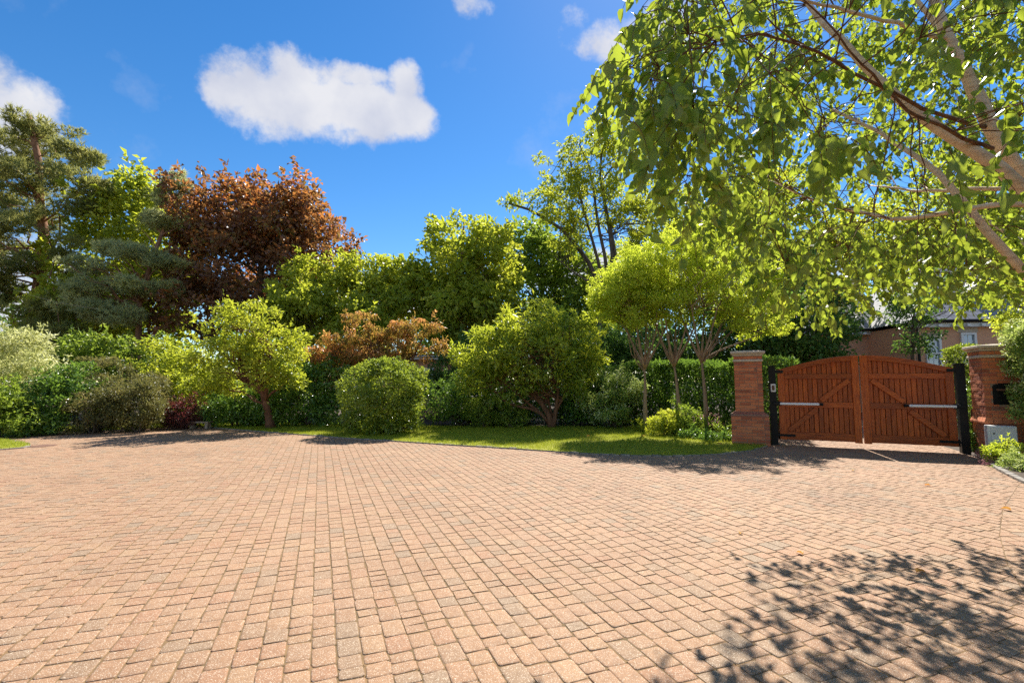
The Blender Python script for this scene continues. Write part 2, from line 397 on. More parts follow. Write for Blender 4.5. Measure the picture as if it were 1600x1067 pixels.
def birch_bark():
    m, N, L, b = mat('birch_bark')
    n = noise_node(N, L, 7, 8, .68, 'Object', (1, 1, 4)); n2 = noise_node(N, L, 3, 4, .6, 'Object')
    r = ramp(N, [(.34, (.20, .11, .07)), (.42, (.62, .42, .29)), (.55, (.84, .64, .48)), (.8, (.88, .74, .60))]); L.new(n.outputs['Fac'], r.inputs[0])
    c = mixc(N, L, n2.outputs['Fac'], r.outputs[0], (.74, .53, .38))
    L.new(c, b.inputs['Base Color']); b.inputs['Roughness'].default_value = .7; bump(N, L, n.outputs['Fac'], b, .4, .01); return m
M['birch'] = birch_bark(); M['twig'] = bark('brown_twig', (.08, .035, .02), (.2, .09, .05), 30)

# ------------------------------------------------------------------ foliage
rng = np.random.default_rng(11)
def unit(v): return v/np.maximum(np.linalg.norm(v, axis=-1, keepdims=True), 1e-9)
def sphere(n): return unit(rng.normal(size=(n, 3)))
def leaves_quads(c, d, nrm, L, w, fold=.25):
    n = len(c); d = unit(d); s = unit(np.cross(d, nrm)); u = np.cross(s, d)
    L = L[:, None]; w = w[:, None]
    V = np.empty((n, 4, 3)); V[:, 0] = c; V[:, 1] = c+d*L*.45+s*w*.5+u*w*fold; V[:, 2] = c+d*L-u*L*.1; V[:, 3] = c+d*L*.45-s*w*.5+u*w*fold
    b = np.arange(n)[:, None]*4
    F = np.stack([b+np.array([[0, 1, 2]]), b+np.array([[0, 2, 3]])], 1).reshape(-1, 3)
    return V.reshape(-1, 3), F, 2
def leaves_birch(c, d, nrm, L, w, fold=.18):
    n = len(c); d = unit(d); s = unit(np.cross(d, nrm)); u = np.cross(s, d)
    tab = np.array([(0, 0, 0), (.16, .40, .5), (.40, .5, .55), (.72, .29, .3), (1, 0, -.35), (.72, -.29, .3), (.40, -.5, .55), (.16, -.40, .5), (.30, 0, .05), (.66, 0, -.03)])
    V = c[:, None]+d[:, None]*(L[:, None]*tab[None, :, 0])[..., None]+s[:, None]*(w[:, None]*tab[None, :, 1])[..., None]+u[:, None]*(w[:, None]*fold*2*tab[None, :, 2])[..., None]
    T = np.array([(0, 8, 1), (1, 8, 2), (2, 8, 9), (2, 9, 3), (3, 9, 4), (0, 7, 8), (7, 6, 8), (6, 9, 8), (6, 5, 9), (5, 4, 9)])
    F = (np.arange(n)[:, None, None]*10+T[None]).reshape(-1, 3)
    return V.reshape(-1, 3), F, 10
def clumps_in(blobs, k, cr, shell=.35):
    """clump centres, radii and outward directions inside world ellipsoids [(centre, radii)]"""
    vol = np.array([(r[0]*r[1]*r[2])**(2/3) for _, r in blobs]); idx = rng.choice(len(blobs), k, p=vol/vol.sum())
    C0 = np.array([b[0] for b in blobs])[idx]; Rr = np.array([b[1] for b in blobs])[idx]
    d = sphere(k); rad = shell+(1-shell)*rng.random(k)**.55
    c = C0+d*Rr*rad[:, None]; out = unit(d/Rr)
    r = cr*np.exp(rng.normal(0, .36, k))
    return c, r, out
def foliage(cl, n, L, w, droop=0., up=.7, outw=.6, flat=.62, spread=.8, tipk=None, fold=.25, kind='leaf', jit=.25, shoots=True):
    c, r, out = cl; k = len(c); p = r**2; idx = rng.choice(k, n, p=p/p.sum())
    o = sphere(n); o = unit(o+out[idx]*.35); rad = .35+.65*rng.random(n)**.6
    # leading shoots: runs of leaves that leave the clump and roughen its outline
    sh = kind != 'needle' and shoots
    if sh:
        ns = max(1, n//110); si = rng.choice(k, ns, p=p/p.sum()); sd_ = unit(out[si]*.9+rng.normal(size=(ns, 3))*.45+np.array((0, 0, .45))); sl = r[si]*rng.uniform(.3, 1.0, ns)
        m_ = min(n//3, ns*14); w_ = np.repeat(np.arange(ns), 14)[:m_]; idx[:m_] = si[w_]
    off = o*(r[idx]*rad)[:, None]; off[:, 2] *= flat
    pos = c[idx]+off
    if sh:
        t_ = rng.random(m_); pos[:m_] = c[si[w_]]+sd_[w_]*(r[si[w_]]*.75+sl[w_]*t_)[:, None]+rng.normal(size=(m_, 3))*L*.35
    d = o*outw+rng.normal(size=(n, 3))*spread; d[:, 2] -= droop; d = unit(d)
    if sh: d[:m_] = unit(sd_[w_]*.5+rng.normal(size=(m_, 3))*.7)
    nr = rng.normal(size=(n, 3))*.55+o*.35; nr[:, 2] += up; nr = unit(nr)
    LL = L*np.exp(rng.normal(0, jit, n)); ww = w*np.exp(rng.normal(0, jit, n))
    rnd = rng.random(n); spr = rng.random(k)[idx]
    if kind == 'needle':
        m = 9
        dirs = unit(d[:, None]*.9+np.array((0, 0, .5))+rng.normal(size=(n, m, 3))*.62)
        base = pos[:, None]+dirs*0+d[:, None]*(rng.random((n, m, 1))*L*.6)
        side = unit(np.cross(dirs, rng.normal(size=(n, m, 3))))*(ww[:, None, None]*.5)
        V = np.stack([base-side, base+side, base+dirs*LL[:, None, None]], 2).reshape(-1, 3)
        F = np.arange(n*m*3).reshape(-1, 3); return V, F, {'rnd': np.repeat(rnd, m), 'spr': np.repeat(spr, m)}
    V, F, m = leaves_quads(pos, d, nr, LL, ww, fold)
    at_ = {'rnd': np.repeat(rnd, m), 'spr': np.repeat(spr, m)}
    if tipk is not None:
        t = np.clip((rad*o[:, 2]+.15)*1.6, 0, 1)*(rng.random(n) < tipk)*np.clip(out[idx][:, 2]+.9, 0, 1)*(.3+.7*spr)
        at_['tip'] = np.repeat(t, m)
    return V, F, at_
def limb_path(a, b, sag=.12, n=6, wob=.05):
    a, b = np.array(a), np.array(b); L = np.linalg.norm(b-a); t = np.linspace(0, 1, n)[:, None]
    P = a+(b-a)*t; P[:, 2] += np.sin(t[:, 0]*PI)*sag*L*rng.uniform(.2, 1); 
    P[1:-1] += rng.normal(size=(n-2, 3))*wob*L
    return P
def path_interp(P, t):
    P = np.array(P, float); seg = np.linalg.norm(np.diff(P, axis=0), axis=1); s = np.concatenate([[0], np.cumsum(seg)])/seg.sum()
    return np.array([np.interp(t, s, P[:, i]) for i in range(3)])
def ell(px, py, rx, ry, Y, rd=None):
    """a crown or clump that spans rx, ry photo pixels at distance Y: world ellipsoid"""
    c = at(px, py, Y); k = Y/FPX
    return (c, np.array((rx*k, rd if rd else (rx+ry)/2*k, ry*k)))
def plant(name, label, cat, blobs, base, leaf, ncl, nl, L, w, cr, trunk=None, tr=.1, bk='bark', nlimb=0, lr=.05, limb_from=.35, group=None, crown='crown',
          trunk_name='trunk', extra_trunks=(), stems=0, shell=.35, **fk):
    base = np.array(base, float)
    root = empty(name, base, label=label, cat=cat, group=group)
    cl = clumps_in(blobs, ncl, cr, shell)
    ok = cl[0][:, 2] > cr*.35; cl = tuple(x[ok] for x in cl)
    V, F, A = foliage(cl, nl, L, w, **fk)
    low = V[:, 2] < .01; V[low, 2] = .01+rng.random(low.sum())*.02
    me = mesh_np(crown, V-base, F, A); link(crown, me, LM[leaf], root)
    if trunk is not None:
        P = [np.array(p) for p in trunk]; n = 12
        PP = [path_interp(P, t) for t in np.linspace(0, 1, n)]
        rr = [tr*(1-.72*i/(n-1))*(1.35 if i == 0 else 1) for i in range(n)]
        mb = MB().tube([p-base for p in PP], rr, 9); mb.build(trunk_name, M[bk], root, True)
        for ex, er in extra_trunks:
            Q = [path_interp(ex, t) for t in np.linspace(0, 1, 8)]
            MB().tube([p-base for p in Q], [er*(1-.7*i/7) for i in range(8)], 8).build(trunk_name, M[bk], root, True)
        if nlimb:
            mb = MB(); allp = [P]+[list(e[0]) for e in extra_trunks]
            pick = rng.choice(len(cl[0]), min(nlimb, len(cl[0])), replace=False)
            for i in pick:
                tgt = cl[0][i]; Q = allp[rng.integers(len(allp))]
                ts = np.linspace(limb_from, .98, 10); cand = np.array([path_interp(Q, t) for t in ts])
                dz = tgt[2]-cand[:, 2]; dh = np.linalg.norm(tgt[:2]-cand[:, :2], axis=1)
                j = int(np.argmin((np.abs(dz-dh*.55)+.15*dh)*rng.uniform(.45, 1.6, len(ts)))); a = path_interp(Q, min(.99, ts[j]+rng.uniform(-.03, .03)))
                pth = limb_path(a, tgt, .1); r0 = min(lr, tr*.8)*(1-.6*ts[j])*rng.uniform(.6, 1.1)
                mb.tube([p-base for p in pth], [r0*(1-.8*q/5)+.004 for q in range(6)], 5, False)
            mb.build('branches', M[bk], root, True)
    elif stems:
        mb = MB(); pick = rng.choice(len(cl[0]), min(stems, len(cl[0])), replace=False)
        for i in pick:
            tgt = cl[0][i]; a = base+np.array((rng.normal()*.12, rng.normal()*.12, 0)); pth = limb_path(a, tgt, .05)
            mb.tube([p-base for p in pth], [lr*(1-.8*q/5)+.003 for q in range(6)], 5, False)
        mb.build('stems', M[bk], root, True)
    return root

# ================================================================== SETTING: ground, driveway, lawns
gm = MB(); gm.add([(-900, -60, -.07), (900, -60, -.07), (900, 1800, -.07), (-900, 1800, -.07)], [(0, 1, 2, 3)])
gm.build('ground', M['soil'], kind='structure')

GDIR = np.array((.906, -.423, 0.)); GNRM = np.array((-.423, -.906, 0.))       # along the gate; towards the drive
P_L = G(1211, 694); P_L[2] = 0
P_R = P_L + GDIR*3.545
GANG = math.atan2(GDIR[1], GDIR[0])

lawn_edge_px = [(262, 667.5), (330, 668.5), (400, 674), (470, 679.5), (540, 685), (620, 690), (700, 695.5), (800, 701.5), (900, 708.5), (980, 712.5), (1060, 713.5), (1130, 710), (1180, 704), (1203, 696)]
lawn_edge = np.array([G(x, y)[:2] for x, y in lawn_edge_px])
left_edge = np.array([G(x, y)[:2] for x, y in [(-420, 692), (-200, 687), (0, 683), (110, 677), (200, 672)]])
gate_in = [(P_L-GDIR*.02)[:2], (P_L-GDIR*.02-GNRM*13)[:2], (P_R+GDIR*.02-GNRM*13)[:2], (P_R+GDIR*.02)[:2]]
bed_edge_px = [(1530, 716), (1560, 736), (1592, 752), (1660, 782), (1760, 838)]
bed_edge = np.array([G(x, y)[:2] for x, y in bed_edge_px])
DRIVE = np.vstack([left_edge, lawn_edge, np.array(gate_in), bed_edge, [(9.5, 1.0), (9.5, -3), (-30, -3)]])
def in_poly(P, poly):
    x, y = P[:, 0], P[:, 1]; ins = np.zeros(len(P), bool); n = len(poly)
    for i in range(n):
        x1, y1 = poly[i]; x2, y2 = poly[(i+1) % n]
        c = ((y1 > y) != (y2 > y)) & (x < (x2-x1)*(y-y1)/(y2-y1+1e-12)+x1); ins ^= c
    return ins
def dist_poly(P, poly, closed=True):
    best = np.full(len(P), 1e9); idx = np.zeros(len(P), int); n = len(poly)
    for i in range(n if closed else n-1):
        a = poly[i]; b = poly[(i+1) % n]; ab = b-a; t = np.clip(((P-a)@ab)/(ab@ab), 0, 1)
        d = np.linalg.norm(P-(a+t[:, None]*ab), axis=1); m = d < best; best[m] = d[m]; idx[m] = i
    return best, idx
def flat_sheet(name, poly, z, m, **k):
    bm = bmesh.new(); vs = [bm.verts.new((x, y, z)) for x, y in poly]; f = bm.faces.new(vs)
    bmesh.ops.triangulate(bm, faces=[f]); 
    for q in bm.faces:
        if q.normal.z < 0: q.normal_flip()
    me = bpy.data.meshes.new(name); bm.to_mesh(me); bm.free(); return link(name, me, m, **k)
island = np.array([G(x, y)[:2] for x, y in [(-300, 692), (-120, 686.5), (0, 686.5), (26, 690), (46, 694.5), (47, 697.5), (30, 700.5), (0, 703), (-120, 711), (-300, 722)]])

drive = flat_sheet('driveway', DRIVE, -.0038, M['sand'], kind='structure')
# pavers in courses that run away to the left; a second field beyond the curved joint at the right
curve = np.array([G(x, y)[:2] for x, y in [(1640, 731), (1592, 757), (1567, 795), (1562, 835), (1573, 878), (1600, 925), (1680, 1020), (1800, 1140), (2200, 1500)]])
def right_of_curve(P):
    d, i = dist_poly(P, curve, False); a = curve[i]; b = curve[i+1]
    cr = (b[:, 0]-a[:, 0])*(P[:, 1]-a[:, 1])-(b[:, 1]-a[:, 1])*(P[:, 0]-a[:, 0])
    return d*np.sign(cr)                     # >0 : beyond the joint
def lay(ang, cw, lens, x0, x1, y0, y1):
    d = np.array((math.cos(ang), math.sin(ang))); e = np.array((d[1], -d[0]))
    cor = np.array([(x, y) for x in (x0, x1) for y in (y0, y1)]); E = cor@e; D = cor@d
    out = []
    for i in range(int(E.min()//cw), int(E.max()//cw)+1):
        n = int((D.max()-D.min())/min(lens))+2
        ls = rng.choice(lens, n); s = D.min()-rng.random()*.2+np.concatenate([[0], np.cumsum(ls)])
        wob = .0
        c = ((i+.5)*cw+wob)*e[None]+((s[:-1]+s[1:])/2)[:, None]*d[None]
        out.append(np.column_stack([c, ls, np.full(n, cw), np.full(n, ang)]))
    o = np.vstack(out)
    vis = (o[:, 1] > .9) & (np.abs(o[:, 0]) < 1.10*o[:, 1]+2.2) & (o[:, 1] < 27)
    return o[vis]
A_ = lay(PI/2+R(21.6), .132, (.10, .132, .165, .197), -20, 12, .9, 27)
B_ = lay(R(-3), .138, (.138, .172, .205), 3, 12, .9, 12)
cv = right_of_curve(A_[:, :2]); A_ = A_[cv < .16]
cv = right_of_curve(B_[:, :2]); B_ = B_[cv > -.16]
allp = np.vstack([A_, B_]); isB = np.arange(len(allp)) >= len(A_)
dd, _ = dist_poly(allp[:, :2], DRIVE); ii = in_poly(allp[:, :2], DRIVE)
keep = (ii | (dd < .15)); allp = allp[keep]; isB = isB[keep]
isl = in_poly(allp[:, :2], island) & (dist_poly(allp[:, :2], island)[0] > .15); allp = allp[~isl]; isB = isB[~isl]
# behind the gate the same pavers go on towards the house
def clip_poly(poly, a, b, left=True):
    """keep what lies left of a->b"""
    def s(p): return ((b[0]-a[0])*(p[1]-a[1])-(b[1]-a[1])*(p[0]-a[0]))*(1 if left else -1)
    out = []
    for i in range(len(poly)):
        p, q = poly[i], poly[(i+1) % len(poly)]; sp, sq = s(p), s(q)
        if sp >= 0: out.append(p)
        if (sp >= 0) != (sq >= 0):
            t = sp/(sp-sq); out.append(p+(q-p)*t)
    return out
JT = .0022
def paver_quad(r):
    d = np.array((math.cos(r[4]), math.sin(r[4]))); e = np.array((d[1], -d[0])); a = r[2]/2-JT; b = r[3]/2-JT
    return [r[:2]-d*a-e*b, r[:2]-d*a+e*b, r[:2]+d*a+e*b, r[:2]+d*a-e*b]
dD, iD = dist_poly(allp[:, :2], DRIVE); dI, iI = dist_poly(allp[:, :2], island); dC = np.abs(right_of_curve(allp[:, :2])); _, iC = dist_poly(allp[:, :2], curve, False)
edge = (dD < .15) | (dI < .15) | (dC < .15)
# the 300 pavers that show largest are objects of their own
px, py, dep = project(np.column_stack([allp[:, :2], np.zeros(len(allp))]))
area = (allp[:, 2]*allp[:, 3])*FPX**2*HCAM/dep**3
score = np.where((px > 2) & (px < 1598) & (py < 1064) & ~edge, area, 0)
big = np.zeros(len(allp), bool); big[np.argsort(-score)[:299]] = True
def paver_mesh(L, w, seed):
    q = np.random.default_rng(seed); a, b = L/2-JT, w/2-JT; cut = .012
    def ring(ins, z, j):
        x, y = a-ins, b-ins; c = cut+ins*.3
        P = np.array([(-x+c, -y), (x-c, -y), (x, -y+c), (x, y-c), (x-c, y), (-x+c, y), (-x, y-c), (-x, -y+c)])
        return np.column_stack([P+q.normal(size=P.shape)*j, np.full(8, z)])
    wv = q.normal(size=(8, 2))*.0024; r0 = ring(0, -.013, .0006); r1 = ring(.0006, -.0028, .0006); r2 = ring(.0030, -.0004, .0008); r3 = ring(.012, .0006, .0015)
    for r_ in (r0, r1, r2): r_[:, :2] += wv
    V = np.vstack([r0, r1, r2, r3, [(0, 0, .0012)]]); V[16:, 2] += q.normal(size=17)*.0006
    fs = []
    for k in range(3):
        for i in range(8): j = (i+1) % 8; fs.append((k*8+i, k*8+j, k*8+8+j, k*8+8+i))
    for i in range(8): fs.append((24+i, 24+(i+1) % 8, 32))
    me = bpy.data.meshes.new('paver'); me.from_pydata(V.tolist(), [], fs); me.materials.append(M['paver_obj']); me.update()
    me.polygons.foreach_set('use_smooth', [True]*len(me.polygons)); return me
PM = {}
for r in allp[big]:
    key = (round(r[2], 3), int(rng.integers(5)))
    if key not in PM: PM[key] = paver_mesh(r[2], r[3], hash(key) % 9999)
    o = bpy.data.objects.new('paver', PM[key]); COL.objects.link(o); o.parent = drive
    o.location = (r[0]+rng.normal()*.0008, r[1]+rng.normal()*.0008, rng.normal()*.0009); o.rotation_euler = (rng.normal()*.004, rng.normal()*.004, r[4]+rng.normal()*.006)
# the rest of the field: still one chamfered block each
def field_blocks(rows):
    n = len(rows); d = np.column_stack([np.cos(rows[:, 4]), np.sin(rows[:, 4])]); e = np.column_stack([d[:, 1], -d[:, 0]])
    a = rows[:, 2]/2-JT; b = rows[:, 3]/2-JT
    V = np.empty((n, 8, 3)); z = rng.normal(0, .0009, n)
    for k, (s1, s2) in enumerate(((-1, -1), (-1, 1), (1, 1), (1, -1))):
        o = rows[:, :2]+d*(s1*a)[:, None]+e*(s2*b)[:, None]+rng.normal(0, .0022, (n, 2))
        t = o-d*(s1*.004)-e*(s2*.004)+rng.normal(0, .0012, (n, 2))
        V[:, k, :2] = o; V[:, k, 2] = -.011; V[:, 4+k, :2] = t; V[:, 4+k, 2] = z+rng.normal(0, .0006, n)
    T = np.array([(4, 5, 6, 7), (0, 1, 5, 4), (1, 2, 6, 5), (2, 3, 7, 6), (3, 0, 4, 7)])[:, ::-1]
    F = (np.arange(n)[:, None, None]*8+T[None]).reshape(-1, 4)
    return V.reshape(-1, 3), F, np.repeat(rng.random(n), 5)
V1, F1, A1 = field_blocks(allp[~big & ~edge])
# cut pavers along kerbs and the curved joint
V2 = []; F2 = []; A2 = []
for k in np.where(edge & ~big)[0]:
    q = [np.array(p) for p in paver_quad(allp[k])]
    if dD[k] < .15:
        i = iD[k]; q = clip_poly(q, DRIVE[i], DRIVE[(i+1) % len(DRIVE)], left=False)
    if len(q) > 2 and dI[k] < .15:
        i = iI[k]; q = clip_poly(q, island[i], island[(i+1) % len(island)], left=True)
    if len(q) > 2 and dC[k] < .15:
        i = iC[k]; q = clip_poly(q, curve[i], curve[i+1], left=bool(isB[k]))
    if len(q) < 3: continue
    q = np.array(q); c = q.mean(0); L = np.linalg.norm(q-c, axis=1)
    if L.max() < .03: continue
    ti = c+(q-c)*np.maximum(0, 1-.008/np.maximum(L, .01))[:, None]; oi = c+(q-c)*np.maximum(0, 1-.003/np.maximum(L, .01))[:, None]
    s = rng.random(); n = len(q); b = len(V2); zz = rng.normal()*.001
    V2 += [(x, y, zz) for x, y in ti]+[(x, y, -.011) for x, y in oi]
    ar = sum(q[i][0]*q[(i+1) % n][1]-q[(i+1) % n][0]*q[i][1] for i in range(n)); od = range(n) if ar > 0 else range(n-1, -1, -1)
    od = list(od)
    for j in range(1, n-1): F2.append((b+od[0], b+od[j], b+od[j+1])); A2.append(s)
    for j in range(n):
        x, y = od[j], od[(j+1) % n]; F2 += [(b+y, b+x, b+n+x), (b+y, b+n+x, b+n+y)]; A2 += [s, s]
link('paver_field', mesh_np('paver_field', V1, F1, {'rnd': A1}), M['paver'], drive, kind='stuff')
link('cut_pavers', mesh_np('cut_pavers', np.array(V2), np.array(F2), {'rnd': np.array(A2)}), M['paver'], drive, kind='stuff')

# crumbs of moss and leaf litter caught in the joints
sel = allp[(allp[:, 1] < 9) & ~edge]; sel = sel[rng.choice(len(sel), min(2600, len(sel)), replace=False)]; n = len(sel)
d_ = np.column_stack([np.cos(sel[:, 4]), np.sin(sel[:, 4])]); e_ = np.column_stack([d_[:, 1], -d_[:, 0]]); u_ = rng.random(n) < .75
pp_ = sel[:, :2]+d_*(sel[:, 2]/2*np.where(u_, 1, rng.uniform(-1, 1, n)))[:, None]+e_*(sel[:, 3]/2)[:, None]; pp_ = np.repeat(pp_, 3, 0)+rng.normal(0, .0035, (3*n, 2))
V_, F_, m_l = leaves_quads(np.column_stack([pp_, np.full(3*n, -.0015)]), rng.normal(size=(3*n, 3))*np.array((1, 1, .25)), np.tile((0, 0, 1.), (3*n, 1))+rng.normal(size=(3*n, 3))*.2, .008*np.exp(rng.normal(0, .4, 3*n)), .006*np.exp(rng.normal(0, .3, 3*n)))
link('joint_moss', mesh_np('joint_moss', V_, F_), simple('joint_moss', (.045, .03, .012), (.13, .085, .03), 40, .95, bmp=0), drive, kind='stuff')
# lawns, with grass blades standing in a turf sheet
lawn_back = np.array([G(x, y)[:2] for x, y in [(1196, 684), (1150, 677), (1090, 672), (1000, 668.5), (860, 667), (700, 667), (540, 664), (400, 660), (262, 660)]])
LAWN = np.vstack([lawn_edge, lawn_back])
lawn = flat_sheet('lawn', LAWN, .028, M['turf'], kind='structure')
isle = flat_sheet('lawn', island, .028, M['turf'], kind='structure')
VERGE = np.vstack([left_edge, [G(262, 668)[:2]], [G(262, 661)[:2]], [G(200, 664)[:2]], [G(110, 667)[:2]], [G(0, 671)[:2]], [G(-200, 675)[:2]], [G(-420, 678)[:2]]])
verge = flat_sheet('grass_verge', VERGE, .02, M['turf'], kind='structure')
def blades(name, poly, n, z, h, parent, thin=1.):
    lo, hi = poly.min(0), poly.max(0); P = lo+(hi-lo)*rng.random((n*3, 2)); P = P[in_poly(P, poly)][:n]; n = len(P)
    a = rng.random(n)*2*PI; H = h*np.exp(rng.normal(0, .35, n)); w = .0065*np.exp(rng.normal(0, .2, n))*thin
    s = np.column_stack([np.cos(a), np.sin(a), np.zeros(n)])*w[:, None]/2
    lean = rng.normal(size=(n, 2))*H[:, None]*.5
    B = np.column_stack([P, np.full(n, z)]); T = B+np.column_stack([lean, H])
    V = np.stack([B-s, B+s, T], 1).reshape(-1, 3); F = np.arange(n*3).reshape(-1, 3)
    link(name, mesh_np(name, V, F, {'rnd': rng.random(n)}), M['grass'], parent, kind='stuff')
blades('grass_blades', LAWN, 190000, .027, .038, lawn)
blades('grass_blades', island, 26000, .027, .038, isle)
blades('grass_blades', VERGE, 14000, .02, .05, verge, 1.5)
# kerbs of small stone setts
def kerb(line, L=.2, closed=False, off=.04, h=.05, name='kerb'):
    root = empty(name, (*line[0], 0), kind='structure')
    Q = np.vstack([line, line[:1]]) if closed else line
    seg = np.linalg.norm(np.diff(Q, axis=0), axis=1); tot = seg.sum(); cum = np.concatenate([[0], np.cumsum(seg)])
    variants = []
    for k in range(4):
        mb = MB().box((0, 0, 0), (L*rng.uniform(.93, .98), .09, h+.05), bev=.008); me = mb.mesh('kerb_stone'); me.materials.append(M['kerb'])
        for v in me.vertices: v.co += Vector(rng.normal(size=3)*.0025)
        variants.append(me)
    for i in range(int(tot/L)):
        s = (i+.5)*L; p = np.array([np.interp(s, cum, Q[:, j]) for j in (0, 1)]); q = np.array([np.interp(min(s+.02, tot), cum, Q[:, j]) for j in (0, 1)]); p0 = np.array([np.interp(s-.02, cum, Q[:, j]) for j in (0, 1)])
        t = (q-p0)/np.linalg.norm(q-p0); nn = np.array((-t[1], t[0]))
        o = bpy.data.objects.new('kerb_stone', variants[i % 4]); COL.objects.link(o); o.parent = root
        o.location = (p[0]+nn[0]*off-line[0][0], p[1]+nn[1]*off-line[0][1], (h-.05)/2-.002+rng.normal()*.003); o.rotation_euler = (rng.normal()*.02, rng.normal()*.01, math.atan2(t[1], t[0])+rng.normal()*.012)
kerb(lawn_edge, .21, h=.028); kerb(island, .24, True, -.03, h=.028); kerb(bed_edge, .22, off=.05, h=.04); kerb(left_edge, .3, h=.035)

# ================================================================== GATE
def stile_top(u, half):
    """height of the arched top over the gate; u from 0 (hinge) to half (meeting stile)"""
    t = u/half; return 1.80+.31*math.sin(t*PI/2)**1.05
def gate_leaf(side, label):
    half = 3.545/2-.13; gap = .135
    O = P_L+GDIR*.115 if side == 'l' else P_R-GDIR*.115
    sgn = 1 if side == 'l' else -1
    root = empty('gate_leaf', (*O[:2], 0), GANG, label=label, cat='gate', group='pair of arched wooden driveway gates')
    x = lambda u: sgn*u
    front = -.055                                    # local -y faces the drive
    def part(name, poly, y0, y1, m, bev=.004):
        P = [(x(u), z) for u, z in poly]
        if sgn < 0: P = P[::-1]
        me = MB().prism(P, y0, y1).mesh(name); bm = bmesh.new(); bm.from_mesh(me)
        bmesh.ops.recalc_face_normals(bm, faces=bm.faces)
        if bev: bmesh.ops.bevel(bm, geom=bm.edges[:], offset=bev, segments=1, affect='EDGES')
        bm.to_mesh(me); bm.free(); return link(name, me, m, root)
    zb = gap; sw = .14; rt = .115
    part('stile', [(0, zb), (sw, zb), (sw, stile_top(sw, half)-rt-.002), (0, stile_top(0, half)-rt-.002)], front, .045, M['wood_v'])
    part('stile', [(half-sw, zb-.02), (half-.006, zb-.02), (half-.006, stile_top(half, half)-.0), (half-sw, stile_top(half-sw, half)-.0)], front-.003, .045, M['wood_v'])
    # arched top rail
    us = np.linspace(0, half-sw-.002, 12)
    part('arched_top_rail', [(u, stile_top(u, half)-rt) for u in us]+[(u, stile_top(u, half)) for u in us[::-1]], front-.006, .055, M['wood_h'], .003)
    rails = [('bottom_rail', zb+.005, zb+.185), ('middle_rail', .905, 1.03), ('upper_rail', 1.575, 1.69)]
    for nm, z0, z1 in rails:
        part(nm, [(sw+.002, z0), (half-sw-.002, z0), (half-sw-.002, z1), (sw+.002, z1)], front+.004, .03, M['wood_h'])
    # diagonal braces: from the hinge foot to the middle rail, and on to the top of the meeting stile
    def brace(u0, z0, u1, z1, w=.105):
        d = np.array((u1-u0, z1-z0)); d /= np.linalg.norm(d); n = np.array((-d[1], d[0]))*w/2
        part('brace', [(u0-n[0], z0-n[1]), (u1-n[0], z1-n[1]), (u1+n[0], z1+n[1]), (u0+n[0], z0+n[1])], front+.001, .025, M['wood_h'])
    um = sw+(half-2*sw)*.5
    brace(sw+.06, zb+.215, um-.04, .865); brace(um+.05, 1.065, half-sw-.06, 1.545)
    # boards behind the frame, each to its own height
    nb = 14; u0, u1 = sw-.01, half-sw+.01; bw = (u1-u0)/nb
    for i in range(nb):
        a, b = u0+i*bw+.0042, u0+(i+1)*bw-.0042
        part('board', [(a, zb+.06), (b, zb+.06), (b, stile_top(b, half)-rt*.55), (a, stile_top(a, half)-rt*.55)], -.002+rng.normal()*.0015, .018, M['wood_v'], .006)
    part('backing_panel', [(u0, zb+.06), (u1, zb+.06)]+[(u, stile_top(u, half)-rt*.6) for u in np.linspace(u1, u0, 8)], .020, .026, M['black'], 0)  # black sheet added to stop light through board gaps and darken the joints
    # ironwork
    mb = MB(); mb.box((x(.14), front-.010, zb+.10), (.36, .008, .055), bev=.003); mb.box((x(-.04), front-.012, zb+.10), (.12, .03, .05)); mb.tube([(x(.26), front-.015, zb+.1), (x(.26), front-.028, zb+.1)], .012, 8); mb.tube([(x(.1), front-.015, zb+.1), (x(.1), front-.028, zb+.1)], .012, 8)
    mb.build('strap_hinge', M['black'], root)
    mb = MB(); mb.box((x(.03), front-.012, stile_top(.05, half)-.06), (.17, .012, .07), bev=.003); mb.box((x(-.06), front+.01, stile_top(.05, half)-.06), (.06, .05, .05))
    for k in (-.02, .05): mb.tube([(x(k), front-.016, stile_top(.05, half)-.06), (x(k), front-.026, stile_top(.05, half)-.06)], .011, 8)
    mb.build('top_hinge', M['black'], root)
    # closer arm across the hinge side
    arm = link('gate_opener_arm', MB().box((x(.42), front-.085, .985), (.80, .055, .052), bev=.01).mesh('gate_opener_arm'), M['white_metal'], root)
    mb = MB(); mb.tube([(x(.82), front-.085, .985), (x(.90), front-.085, .985)], .022, 10); mb.box((x(.88), front-.045, .985), (.04, .09, .07), bev=.004); mb.build('arm_bracket', M['black'], arm)
    mb = MB(); mb.box((x(-.05), front-.085, .985), (.14, .045, .06), bev=.005); mb.build('arm_bracket', M['black'], arm)
    return root
gate_leaf('l', 'left varnished wooden gate leaf, beside the free-standing brick pillar with the keypad post')
gate_leaf('r', 'right varnished wooden gate leaf, beside the brick pillar that holds the letterbox')

